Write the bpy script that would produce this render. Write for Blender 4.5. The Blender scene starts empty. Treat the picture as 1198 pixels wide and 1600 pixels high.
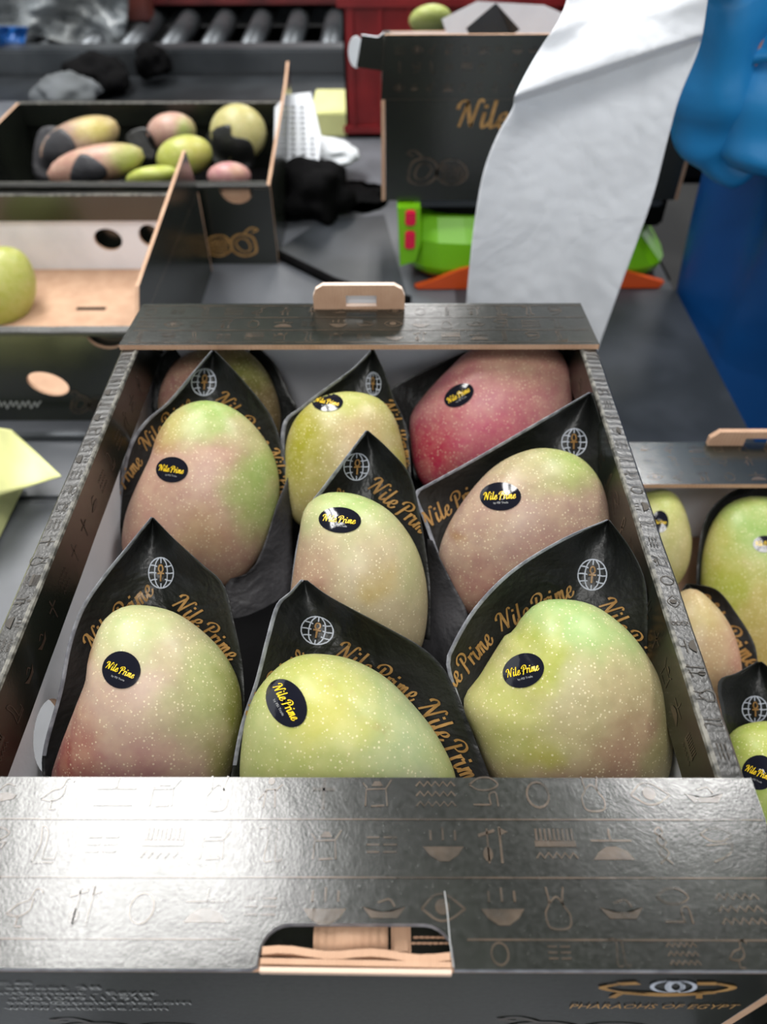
import bpy, bmesh, math, random
import numpy as np
from mathutils import Vector, Matrix
from mathutils.bvhtree import BVHTree
from mathutils import noise as mnoise

random.seed(4)
SC = bpy.context.scene
COL = SC.collection

# ------------------------------------------------------------------ camera
CAM = Vector((0.0178, -0.0596, 0.4678)); YAW, PITCH, ROLL, F = 0.00716, 0.80133, -0.00534, 1172.1
cy_, sy_, cp_, sp_ = math.cos(YAW), math.sin(YAW), math.cos(PITCH), math.sin(PITCH)
FW = Vector((-sy_*cp_, cy_*cp_, -sp_)); RT0 = Vector((cy_, sy_, 0)); UP0 = RT0.cross(FW)
RT = math.cos(ROLL)*RT0 + math.sin(ROLL)*UP0; UP = -math.sin(ROLL)*RT0 + math.cos(ROLL)*UP0
cd = bpy.data.cameras.new('camera'); cam = bpy.data.objects.new('camera', cd); COL.objects.link(cam)
cam.matrix_world = Matrix(((RT.x, UP.x, -FW.x, CAM.x), (RT.y, UP.y, -FW.y, CAM.y), (RT.z, UP.z, -FW.z, CAM.z), (0, 0, 0, 1)))
cd.sensor_fit = 'VERTICAL'; cd.sensor_height = 36; cd.lens = F/1600*36
cd.clip_start = .02; cd.clip_end = 60
cd.dof.use_dof = True; cd.dof.focus_distance = .335; cd.dof.aperture_fstop = 8.0
SC.camera = cam

# ------------------------------------------------------------------ world, lamps, exposure
SC.view_settings.view_transform = 'Standard'; SC.view_settings.look = 'None'
SC.view_settings.gamma = 1; SC.view_settings.use_curve_mapping = False
SC.view_settings.exposure = 0.0
w = bpy.data.worlds.new('hall_light'); SC.world = w; w.use_nodes = True
w.node_tree.nodes['Background'].inputs[0].default_value = (.93, .97, 1, 1)
w.node_tree.nodes['Background'].inputs[1].default_value = 1.0

def area(name, loc, sx, sy, power):
    l = bpy.data.lights.new(name, 'AREA'); l.shape = 'RECTANGLE'; l.size = sx; l.size_y = sy; l.energy = power
    l.color = (1, .985, .96)
    o = bpy.data.objects.new(name, l); COL.objects.link(o); o.location = loc
    return o
HL = 1.75      # height of the tube lamps above the rim of the carton
def luminaire(x0, y0, x1, y1, wd, pw):      # two tubes or fill strips side by side, ends given as shares of the height
    cx, cy, L = (x0+x1)/2*HL, (y0+y1)/2*HL, math.hypot(x1-x0, y1-y0)*HL; a = math.atan2(x0-x1, y1-y0)
    for d in (-1, 1):
        o = area('tube_or_fill_lamp', (cx+d*wd*.65*math.cos(a), .2+cy+d*wd*.65*math.sin(a), .2+HL), wd, L, pw); o.rotation_euler = (0, 0, a)
luminaire(-.30, .12, -.61, 1.15, .27, 36)
luminaire(.50, .35, .54, 1.15, .12, 20)
luminaire(-.25, -.85, .2, -.3, .25, 15)  # unseen fill light added behind the camera to brighten camera-facing walls and fruit
luminaire(.1, 1.9, .1, 2.9, .15, 22)

# ------------------------------------------------------------------ pixel helpers (places of things, turned into real points)
def ray(px, py): return (FW + RT*((px-599)/F) - UP*((py-800)/F)).normalized()
def at_plane(px, py, p0, n):
    d = ray(px, py); return CAM + d*((Vector(p0)-CAM).dot(Vector(n))/d.dot(Vector(n)))
def at_z(px, py, z): return at_plane(px, py, (0, 0, z), (0, 0, 1))
def at_y(px, py, y): return at_plane(px, py, (0, y, 0), (0, 1, 0))
def at_x(px, py, x): return at_plane(px, py, (x, 0, 0), (1, 0, 0))
def to_px(P):
    q = Vector(P)-CAM; return (599+F*q.dot(RT)/q.dot(FW), 800-F*q.dot(UP)/q.dot(FW))

# ------------------------------------------------------------------ materials
def lin(c):
    r = []
    for v in c[:3]:
        v = v/255; r.append(v/12.92 if v <= .04045 else ((v+.055)/1.055)**2.4)
    return (*r, 1)
class NT:
    def __init__(s, name):
        s.m = bpy.data.materials.new(name); s.m.use_nodes = True; s.t = s.m.node_tree; s.b = s.t.nodes['Principled BSDF']
        s.tc = None
    def n(s, typ, **kw):
        x = s.t.nodes.new(typ)
        for k, v in kw.items(): setattr(x, k, v)
        return x
    def l(s, a, b): s.t.links.new(a, b)
    def obj(s):
        if not s.tc: s.tc = s.n('ShaderNodeTexCoord')
        return s.tc.outputs['Object']
    def noise(s, scale, detail=3, rough=.5, vec=None, dist=0):
        x = s.n('ShaderNodeTexNoise'); x.inputs['Scale'].default_value = scale; x.inputs['Detail'].default_value = detail
        x.inputs['Roughness'].default_value = rough; x.inputs['Distortion'].default_value = dist
        s.l(vec or s.obj(), x.inputs['Vector']); return x.outputs['Fac']
    def ramp(s, fac, a, b, ca=(0, 0, 0, 1), cb=(1, 1, 1, 1)):
        x = s.n('ShaderNodeMapRange'); x.inputs[1].default_value = a; x.inputs[2].default_value = b
        x.interpolation_type = 'SMOOTHSTEP'
        s.l(fac, x.inputs[0]); return x.outputs[0]
    def math(s, op, a, b=None):
        x = s.n('ShaderNodeMath', operation=op)
        for i, v in enumerate((a, b)):
            if v is None: continue
            if isinstance(v, (int, float)): x.inputs[i].default_value = v
            else: s.l(v, x.inputs[i])
        return x.outputs[0]
    def mix(s, fac, a, b, mode='MIX'):
        x = s.n('ShaderNodeMix', data_type='RGBA', blend_type=mode)
        for i, v in ((0, fac), (6, a), (7, b)):
            if isinstance(v, (int, float)): x.inputs[i].default_value = v
            elif isinstance(v, tuple): x.inputs[i].default_value = v
            else: s.l(v, x.inputs[i])
        return x.outputs[2]
    def bump(s, h, strength, dist=.001):
        x = s.n('ShaderNodeBump'); x.inputs['Strength'].default_value = strength; x.inputs['Distance'].default_value = dist
        s.l(h, x.inputs['Height']); s.l(x.outputs[0], s.b.inputs['Normal'])
    def set(s, **kw):
        for k, v in kw.items():
            i = s.b.inputs[k.replace('_', ' ')]
            if isinstance(v, (int, float, tuple)): i.default_value = v
            else: s.l(v, i)
        return s

def simple(name, c, rough=.5, c2=None, scale=40, bump=0, bscale=200, bd=.0006, spec=.5, metal=0, trans=0):
    t = NT(name)
    if c2: t.set(Base_Color=t.mix(t.ramp(t.noise(scale, 4), .35, .65), lin(c), lin(c2)))
    else: t.set(Base_Color=lin(c))
    t.set(Roughness=rough, Metallic=metal); t.b.inputs['Specular IOR Level'].default_value = spec
    if trans: t.b.inputs['Transmission Weight'].default_value = trans
    if bump: t.bump(t.noise(bscale, 4), bump, bd)
    return t.m

def board_print():          # dark varnished print on cardboard
    t = NT('dark_printed_board')
    col = t.mix(t.ramp(t.noise(14, 4), .35, .7), lin((21, 24, 20)), lin((31, 35, 28)))
    col = t.mix(t.ramp(t.noise(900, 2), .68, .76), col, lin((60, 62, 58)))
    t.set(Base_Color=col, Roughness=t.math('ADD', t.math('MULTIPLY', t.noise(500, 3), .12), .17))
    t.b.inputs['Specular IOR Level'].default_value = 1.0
    t.bump(t.math('ADD', t.noise(900, 2), t.math('MULTIPLY', t.noise(160, 1), 1.5)), .3, .00012)
    return t.m
def rail_print():
    t = NT('dark_rail_board')
    v = t.n('ShaderNodeTexWave', wave_type='BANDS', bands_direction='Y'); v.inputs['Scale'].default_value = 70; v.inputs['Distortion'].default_value = 2.5
    v.inputs['Detail'].default_value = 2; v.inputs['Detail Scale'].default_value = 3
    t.l(t.obj(), v.inputs['Vector'])
    col = t.mix(t.ramp(t.noise(30, 4), .35, .7), lin((24, 24, 21)), lin((36, 36, 32)))
    t.set(Base_Color=col, Roughness=.33); t.b.inputs['Specular IOR Level'].default_value = .9
    t.bump(t.math('ADD', t.math('MULTIPLY', v.outputs['Fac'], .8), t.noise(700, 2)), .3, .0003)
    return t.m
def paper_black():
    t = NT('black_wrapping_paper')
    col = t.mix(t.ramp(t.noise(25, 4), .35, .7), lin((25, 27, 25)), lin((38, 38, 39)))
    t.set(Base_Color=col, Roughness=.42); t.b.inputs['Specular IOR Level'].default_value = .45
    t.bump(t.math('ADD', t.math('MULTIPLY', t.noise(28, 3, dist=1.2), 5), t.noise(300, 3)), .5, .0012)
    return t.m
def paper_grey():
    t = NT('grey_paper_outside')
    col = t.mix(t.ramp(t.noise(25, 4), .35, .7), lin((50, 50, 53)), lin((70, 69, 72)))
    t.set(Base_Color=col, Roughness=.5)
    t.bump(t.math('ADD', t.math('MULTIPLY', t.noise(30, 3, dist=1.2), 5), t.noise(300, 3)), .5, .0012)
    return t.m
def kraft():
    t = NT('kraft_board')
    w_ = t.n('ShaderNodeTexWave', wave_type='BANDS', bands_direction='X'); w_.inputs['Scale'].default_value = 120; w_.inputs['Distortion'].default_value = 1
    t.l(t.obj(), w_.inputs['Vector'])
    col = t.mix(t.noise(60, 4), lin((160, 122, 96)), lin((202, 168, 140)))
    t.set(Base_Color=col, Roughness=.75); t.bump(w_.outputs['Fac'], .25, .0006)
    return t.m

M = {}
M['print'] = board_print(); M['rail'] = rail_print(); M['paper'] = paper_black(); M['paper_grey'] = paper_grey(); M['kraft'] = kraft()
M['white_board'] = simple('white_board_lining', (232, 234, 240), .6, (220, 223, 229), 20, .2, 300)
M['worn'] = simple('worn_crease', (120, 118, 110), .45, (52, 52, 48), 260)
M['ink_brown'] = simple('faded_brown_ink', (84, 72, 58), .42, (62, 56, 46), 60)
def board_ink(name, c, c2):
    t = NT(name); t.set(Base_Color=t.mix(t.ramp(t.noise(60, 4), .35, .65), lin(c), lin(c2)), Roughness=t.math('ADD', t.math('MULTIPLY', t.noise(500, 3), .12), .17))
    t.b.inputs['Specular IOR Level'].default_value = 1.0
    t.bump(t.math('ADD', t.noise(900, 2), t.math('MULTIPLY', t.noise(160, 1), 1.5)), .3, .00012); return t.m
M['ink_brown'] = board_ink('faded_brown_ink', (78, 66, 54), (52, 46, 38))
M['ink_faint'] = simple('faint_brown_ink', (62, 56, 48), .55, (48, 44, 38), 90, spec=.35)
M['ink_gold'] = simple('gold_ink', (178, 138, 84), .4, (150, 112, 62), 80)
M['ink_yellow'] = simple('yellow_foil_ink', (238, 200, 40), .3)
M['ink_white'] = simple('pale_ink', (190, 196, 208), .5)
M['ink_dim'] = simple('dim_pale_ink', (150, 152, 152), .5)
M['paper_edge'] = simple('pale_paper_edge', (150, 153, 160), .5, (112, 114, 122), 200)
M['sticker'] = simple('glossy_black_sticker', (22, 23, 32), .09, bump=.25, bscale=90, bd=.0006, spec=.6)
M['table'] = simple('grey_table_top', (98, 101, 107), .42, (80, 83, 88), 9, .2, 60)
M['mat'] = simple('dark_rubber_mat', (58, 62, 68), .42, (44, 48, 52), 12, .2, 60)
M['steel'] = simple('dull_steel', (104, 108, 112), .4, (78, 82, 86), 8, metal=.8)
M['dark_steel'] = simple('dark_steel', (52, 56, 60), .4, (34, 37, 40), 10, metal=.5)
M['red_plastic'] = simple('red_crate_plastic', (136, 32, 36), .42, (112, 24, 28), 12)
M['dark_red'] = simple('dull_red_crate_plastic', (92, 30, 30), .5, (66, 20, 22), 12)
M['black'] = simple('black_cloth', (6, 6, 7), .9, (11, 11, 12), 20, .4, 80, .004, spec=.08)
M['black_plastic'] = simple('black_plastic', (7, 7, 8), .7, spec=.12)
M['green'] = simple('lime_green_plastic', (118, 190, 14), .32)
M['orange'] = simple('orange_plastic', (214, 84, 34), .35)
M['pink'] = simple('magenta_plastic', (222, 24, 70), .35)
M['pale_yellow'] = simple('pale_yellow_paper', (226, 228, 160), .6, (214, 216, 150), 20)
M['white_paper'] = simple('white_crumpled_paper', (214, 218, 222), .6, (200, 204, 210), 12)
M['concrete'] = simple('concrete_floor', (60, 60, 60), .7, (44, 44, 45), 2)
M['skin'] = simple('skin', (176, 120, 96), .5)
M['grey_plastic'] = simple('clear_grey_plastic', (120, 126, 130), .25, (150, 152, 150), 5, .6, 14, .01)
M['cap'] = simple('grey_cloth', (88, 92, 96), .8, (70, 74, 76), 14)
def wrinkly(name, c, c2, rough, sc, strength, dist=.01, trans=0):
    t = NT(name); t.set(Base_Color=t.mix(t.noise(4, 2), lin(c), lin(c2)), Roughness=rough)
    t.bump(t.math('ADD', t.noise(sc, 3, dist=1.5), t.math('MULTIPLY', t.noise(sc*4, 3, dist=.6), .25)), strength, dist)
    if trans:
        t.b.inputs['Subsurface Weight'].default_value = trans; t.b.inputs['Subsurface Scale'].default_value = .02
    return t.m
M['sheet'] = wrinkly('white_liner_sheet', (222, 225, 230), (212, 216, 222), .45, 9, .5, .01)
M['blue'] = wrinkly('blue_gown_shaded', (14, 84, 150), (8, 62, 124), .45, 4, .3, .012)  # shade on the lower gown put into this darker blue
M['sleeve'] = wrinkly('blue_gown_lit', (36, 138, 196), (22, 108, 172), .42, 5, .35, .012)  # same gown cloth; light on the sleeve put into this paler blue

def lin2(c_):
    g_ = sum(c_)/3; return lin([(v*.94+g_*.06)*.85 for v in c_])
def mango_mat(name, base, patches, a, b, seed=0, dots=.44, dscale=600, glossy=.36):
    """base colour plus soft coloured areas on the skin: (u, v, ru, rv, colour, strength) in units of the half width / half length"""
    t = NT(name)
    mp = t.n('ShaderNodeMapping'); mp.inputs['Scale'].default_value = (1/a, 1/b, 1/a); t.l(t.obj(), mp.inputs['Vector'])
    off = t.n('ShaderNodeMapping'); off.inputs['Location'].default_value = (seed*1.7, seed*.9, seed*2.3); t.l(t.obj(), off.inputs['Vector'])
    dn = t.n('ShaderNodeTexNoise'); dn.inputs['Scale'].default_value = 34; dn.inputs['Detail'].default_value = 3; t.l(off.outputs[0], dn.inputs['Vector'])
    sub = t.n('ShaderNodeVectorMath', operation='SUBTRACT'); t.l(dn.outputs['Color'], sub.inputs[0]); sub.inputs[1].default_value = (.5, .5, .5)
    scl = t.n('ShaderNodeVectorMath', operation='SCALE'); t.l(sub.outputs[0], scl.inputs[0]); scl.inputs['Scale'].default_value = .75
    add = t.n('ShaderNodeVectorMath', operation='ADD'); t.l(mp.outputs[0], add.inputs[0]); t.l(scl.outputs[0], add.inputs[1])
    col = lin2(base)
    for (u, v, ru, rv, c, s) in patches:
        m2 = t.n('ShaderNodeMapping'); m2.inputs['Location'].default_value = (-u/ru, -v/rv, 0); m2.inputs['Scale'].default_value = (1/ru, 1/rv, .0001)
        t.l(add.outputs[0], m2.inputs['Vector'])
        ln = t.n('ShaderNodeVectorMath', operation='LENGTH'); t.l(m2.outputs[0], ln.inputs[0])
        k = t.ramp(ln.outputs['Value'], 1.25, .1)
        col = t.mix(t.math('MULTIPLY', k, s), col, lin2(c))
    fine = t.ramp(t.noise(120, 4, .6, off.outputs[0]), .3, .7)
    col = t.mix(t.math('MULTIPLY', fine, .28), col, t.mix(.5, col, lin((230, 215, 170))))
    blot = t.ramp(t.noise(55, 5, .65, off.outputs[0]), .62, .78)
    col = t.mix(t.math('MULTIPLY', blot, .34), col, lin((150, 118, 84)))
    vo = t.n('ShaderNodeTexVoronoi'); vo.inputs['Scale'].default_value = dscale; t.l(off.outputs[0], vo.inputs['Vector'])
    rnd = t.n('ShaderNodeSeparateColor'); t.l(vo.outputs['Color'], rnd.inputs[0])
    thr = t.math('ADD', t.math('MULTIPLY', rnd.outputs[0], .20), .10)
    d = t.math('SUBTRACT', thr, vo.outputs['Distance'])
    k = t.math('MULTIPLY', t.ramp(d, -.06, .08), dots)
    col = t.mix(k, col, lin((240, 228, 192)))
    t.set(Base_Color=col, Roughness=t.math('ADD', t.math('MULTIPLY', t.noise(70, 3), .16), glossy-.06))
    t.b.inputs['Specular IOR Level'].default_value = .35
    t.b.inputs['Subsurface Weight'].default_value = .08; t.b.inputs['Subsurface Scale'].default_value = .004
    t.bump(t.math('ADD', t.noise(160, 3), t.math('MULTIPLY', t.ramp(d, -.05, .05), .5)), .22, .0004)
    return t.m

# ------------------------------------------------------------------ object helpers
def tag(o, label=None, cat=None, group=None, kind=None):
    if label: o['label'] = label
    if cat: o['category'] = cat
    if group: o['group'] = group
    if kind: o['kind'] = kind
    return o
def root_of(o):
    while o.parent: o = o.parent
    return o
def obj(name, V, Fs, mats, parent=None, fm=None, smooth=False, frame=None, solid=0, sub=0):
    """one mesh object; V are world points, kept in the frame of the thing it belongs to"""
    if not isinstance(mats, (list, tuple)): mats = [mats]
    if parent is not None: W = root_of(parent).matrix_basis.copy()
    elif frame is not None: W = frame
    else:
        xs = [v[0] for v in V]; ys = [v[1] for v in V]; zs = [v[2] for v in V]
        W = Matrix.Translation(((min(xs)+max(xs))/2, (min(ys)+max(ys))/2, min(zs)))
    I = W.inverted()
    me = bpy.data.meshes.new(name)
    me.from_pydata([I @ Vector(v) for v in V], [], Fs); me.update()
    for m in mats: me.materials.append(m)
    if fm: me.polygons.foreach_set('material_index', fm)
    if smooth: me.polygons.foreach_set('use_smooth', [True]*len(me.polygons))
    o = bpy.data.objects.new(name, me); COL.objects.link(o)
    if parent is not None: o.parent = parent
    else: o.matrix_basis = W
    if solid:
        s = o.modifiers.new('thickness', 'SOLIDIFY'); s.thickness = solid; s.offset = 0
    if sub:
        s = o.modifiers.new('smooth', 'SUBSURF'); s.levels = sub; s.render_levels = sub
    return o
def empty(name, loc, rz=0):
    o = bpy.data.objects.new(name, None); COL.objects.link(o); o.empty_display_size = .02
    o.matrix_basis = Matrix.Translation(loc) @ Matrix.Rotation(rz, 4, 'Z'); return o
def box_vf(x0, x1, y0, y1, z0, z1, mtx=None, bev=0):
    bm = bmesh.new(); bmesh.ops.create_cube(bm, size=1)
    for v in bm.verts: v.co = Vector(((x0+x1)/2+v.co.x*(x1-x0), (y0+y1)/2+v.co.y*(y1-y0), (z0+z1)/2+v.co.z*(z1-z0)))
    if bev: bmesh.ops.bevel(bm, geom=bm.edges[:], offset=bev, segments=2, affect='EDGES')
    V = [(mtx @ v.co) if mtx else v.co.copy() for v in bm.verts]; Fs = [[v.index for v in f.verts] for f in bm.faces]
    bm.verts.index_update()
    Fs = [[v.index for v in f.verts] for f in bm.faces]; bm.free(); return V, Fs
def boxo(name, x0, x1, y0, y1, z0, z1, mat, parent=None, mtx=None, bev=.001):
    V, Fs = box_vf(x0, x1, y0, y1, z0, z1, mtx, bev); return obj(name, V, Fs, mat, parent)
def join(parts):
    V, Fs = [], []
    for v, f in parts:
        n = len(V); V += list(v); Fs += [[i+n for i in q] for q in f]
    return V, Fs
def smooth_line(pts, n=8, closed=False):
    P = [np.array(p, float) for p in pts]; N = len(P); out = []
    rng = range(N if closed else N-1)
    for i in rng:
        p1, p2 = P[i], P[(i+1) % N]
        p0 = P[i-1] if (closed or i > 0) else 2*p1-p2
        p3 = P[(i+2) % N] if (closed or i+2 < N) else 2*p2-p1
        for k in range(n):
            t = k/n; out.append(.5*((2*p1)+(-p0+p2)*t+(2*p0-5*p1+4*p2-p3)*t*t+(-p0+3*p1-3*p2+p3)*t**3))
    if not closed: out.append(P[-1])
    return out
def tube_vf(pts, rad, seg=12, cap=True):
    V, Fs = [], []; n = len(pts); P = [Vector(p) for p in pts]
    if not hasattr(rad, '__len__'): rad = [rad]*n
    T0 = (P[1]-P[0]).normalized(); a = T0.orthogonal().normalized()
    for i, p in enumerate(P):
        T = (P[min(i+1, n-1)]-P[max(i-1, 0)]).normalized(); a = (a-T*a.dot(T)).normalized(); b = T.cross(a)
        for k in range(seg):
            t = 2*math.pi*k/seg; V.append(p+(a*math.cos(t)+b*math.sin(t))*rad[i])
    for i in range(n-1):
        for k in range(seg): Fs.append([i*seg+k, i*seg+(k+1) % seg, (i+1)*seg+(k+1) % seg, (i+1)*seg+k])
    if cap: Fs.append(list(range(seg))[::-1]); Fs.append([(n-1)*seg+k for k in range(seg)])
    return V, Fs

def panel_vf(loops, th):
    """flat board in the xy plane from closed 2D loops (outer first, then holes); thickness from z=0 to th; returns V, F, kind(0 top,1 bottom,2 edge)"""
    cu = bpy.data.curves.new('tmp', 'CURVE'); cu.dimensions = '2D'; cu.fill_mode = 'BOTH'; cu.extrude = th/2
    for lp in loops:
        s = cu.splines.new('POLY'); s.points.add(len(lp)-1); s.use_cyclic_u = True
        for p, q in zip(s.points, lp): p.co = (q[0], q[1], 0, 1)
    o = bpy.data.objects.new('tmp', cu); COL.objects.link(o)
    me = o.to_mesh()
    V = [Vector((v.co.x, v.co.y, v.co.z+th/2)) for v in me.vertices]; Fs = [list(p.vertices) for p in me.polygons]
    K = [2 if abs(p.normal.z) < .5 else (0 if p.center.z > 0 else 1) for p in me.polygons]
    o.to_mesh_clear(); bpy.data.objects.remove(o); bpy.data.curves.remove(cu)
    return V, Fs, K
def panel(name, loops, th, mtx, mats, parent=None):
    V, Fs, K = panel_vf(loops, th); return obj(name, [mtx @ v for v in V], Fs, mats, parent, fm=K)
def rect(x0, y0, x1, y1): return [(x0, y0), (x1, y0), (x1, y1), (x0, y1)]
def disc(cx, cy, rx, ry=None, n=28, a=0):
    ry = ry or rx; r = []
    for k in range(n):
        t = 2*math.pi*k/n; x, y = rx*math.cos(t), ry*math.sin(t); r.append((cx+x*math.cos(a)-y*math.sin(a), cy+x*math.sin(a)+y*math.cos(a)))
    return r
def frame_m(o, x, y, z): return Matrix(((x[0], y[0], z[0], o[0]), (x[1], y[1], z[1], o[1]), (x[2], y[2], z[2], o[2]), (0, 0, 0, 1)))

# ------------------------------------------------------------------ 2D drawing for printed marks: lists of (points, width) and filled polygons
class Ink:
    def __init__(s): s.V = []; s.F = []
    def stroke(s, pts, w, sm=6, nib=None, closed=False):
        P = smooth_line(pts, sm, closed) if sm > 1 else [np.array(p, float) for p in pts]
        if closed: P.append(P[0])
        n = len(P); base = len(s.V)
        for i, p in enumerate(P):
            a = P[max(i-1, 0)]; b = P[min(i+1, n-1)]; d = b-a; L = np.hypot(*d) or 1; d = d/L
            ww = w
            if nib is not None: ww = w*(nib+(1-nib)*abs(d[1]*.94+d[0]*-.3)**1.2)
            nn = np.array([-d[1], d[0]])*ww/2
            s.V += [tuple(p+nn), tuple(p-nn)]
        for i in range(n-1):
            k = base+2*i; s.F.append([k, k+1, k+3, k+2])
        return s
    def poly(s, pts):
        c = np.mean(np.array(pts, float), 0); b = len(s.V); s.V.append(tuple(c)); s.V += [tuple(p) for p in pts]
        n = len(pts)
        for i in range(n): s.F.append([b, b+1+i, b+1+(i+1) % n])
        return s
    def add(s, o, sx=1, sy=None, ox=0, oy=0, a=0, sl=0):
        sy = sy or sx; b = len(s.V); c, q = math.cos(a), math.sin(a)
        for x, y in o.V:
            x = x+sl*y; x, y = x*sx, y*sy; s.V.append((ox+x*c-y*q, oy+x*q+y*c))
        s.F += [[i+b for i in f] for f in o.F]; return s

def script_text(txt):
    """brush-script lettering drawn stroke by stroke"""
    W = .25; nb = .42
    G = {
     'N': ([([(-.3, 1.15), (-.28, 1.45), (-.05, 1.72), (.2, 1.66), (.3, 1.5)], 1), ([(.02, -.02), (.12, .7), (.26, 1.62)], .8), ([(.2, 1.7), (.42, 1.1), (.62, .5), (.8, .02)], 1), ([(.78, .0), (.86, .8), (.98, 1.72), (1.14, 1.84), (1.3, 1.66)], .8)], 1.28),
     'i': ([([(.12, 1.0), (.1, .35), (.2, .0), (.42, .12), (.56, .4)], 1), ([(.13, 1.28), (.15, 1.5)], 1.05)], .5),
     'l': ([([(.14, 1.82), (.1, .9), (.1, .32), (.22, .0), (.44, .12), (.58, .4)], 1)], .52),
     'e': ([([(.06, .42), (.34, .5), (.5, .78), (.36, 1.0), (.12, .82), (.05, .4), (.2, .02), (.5, .06), (.72, .42)], .95)], .72),
     'P': ([([(.38, 1.5), (.3, .8), (.22, -.05), (.08, -.12)], 1.05), ([(-.16, 1.1), (-.14, 1.45), (.25, 1.78), (.74, 1.72), (.94, 1.36), (.76, .96), (.4, .82)], .95)], 1.0),
     'r': ([([(.1, 1.02), (.1, .5), (.1, 0)], 1), ([(.12, .5), (.26, .92), (.46, 1.0), (.54, .8)], .9)], .56),
     'm': ([([(.1, 1.02), (.1, .5), (.1, 0)], 1), ([(.12, .5), (.28, .95), (.44, .92), (.45, .5), (.44, 0)], .95), ([(.46, .5), (.62, .95), (.78, .92), (.78, .4), (.88, .0), (1.06, .1), (1.2, .4)], .95)], 1.12)}
    out = Ink(); x = 0
    for ch in txt:
        if ch == ' ': x += .42; continue
        st, adv = G[ch]; g = Ink()
        for pts, k in st: g.stroke(pts, W*k, 6, nb)
        out.add(g, 1, 1, x, 0, 0, .22); x += adv*1.06+.03
    return out, x
NILE, NILE_L = script_text('Nile Prime')

def font_text(txt, width_scale=1.0):
    cu = bpy.data.curves.new('tmp', 'FONT'); cu.body = txt; cu.resolution_u = 2
    o = bpy.data.objects.new('tmp', cu); COL.objects.link(o); me = o.to_mesh()
    k = Ink(); k.V = [(v.co.x*width_scale, v.co.y) for v in me.vertices]; k.F = [list(p.vertices) for p in me.polygons]
    o.to_mesh_clear(); bpy.data.objects.remove(o); bpy.data.curves.remove(cu); return k

def globe_ink():
    g = Ink(); wd = .085
    g.stroke(disc(0, 0, 1, n=24), wd, 1, closed=True)
    for s in (-1, 1):
        g.stroke([(s*.16, .97), (s*.42, .6), (s*.52, 0), (s*.42, -.6), (s*.16, -.97)], wd)
        for y0, x0, x1, y1 in ((.5, .86, .3, .42), (0, 1, .36, 0), (-.5, .86, .3, -.42)): g.stroke([(s*x0, y0), (s*(x0+x1)/2, (y0+y1)/2-.03*s), (s*x1, y1)], wd)
    g.stroke([(0, 1), (0, .64)], wd, 1); g.stroke([(0, -1), (0, -.68)], wd, 1)
    return g
def ankh_ink(wd=.11):
    a = Ink()
    a.stroke([(0, .0), (-.17, .22), (-.12, .47), (0, .53), (.12, .47), (.17, .22), (0, .0)], wd)
    a.stroke([(-.27, -.02), (.27, -.02)], wd, 1); a.stroke([(0, 0), (0, -.55)], wd*1.2, 1); return a
GLOBE, ANKH = globe_ink(), ankh_ink()

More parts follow.
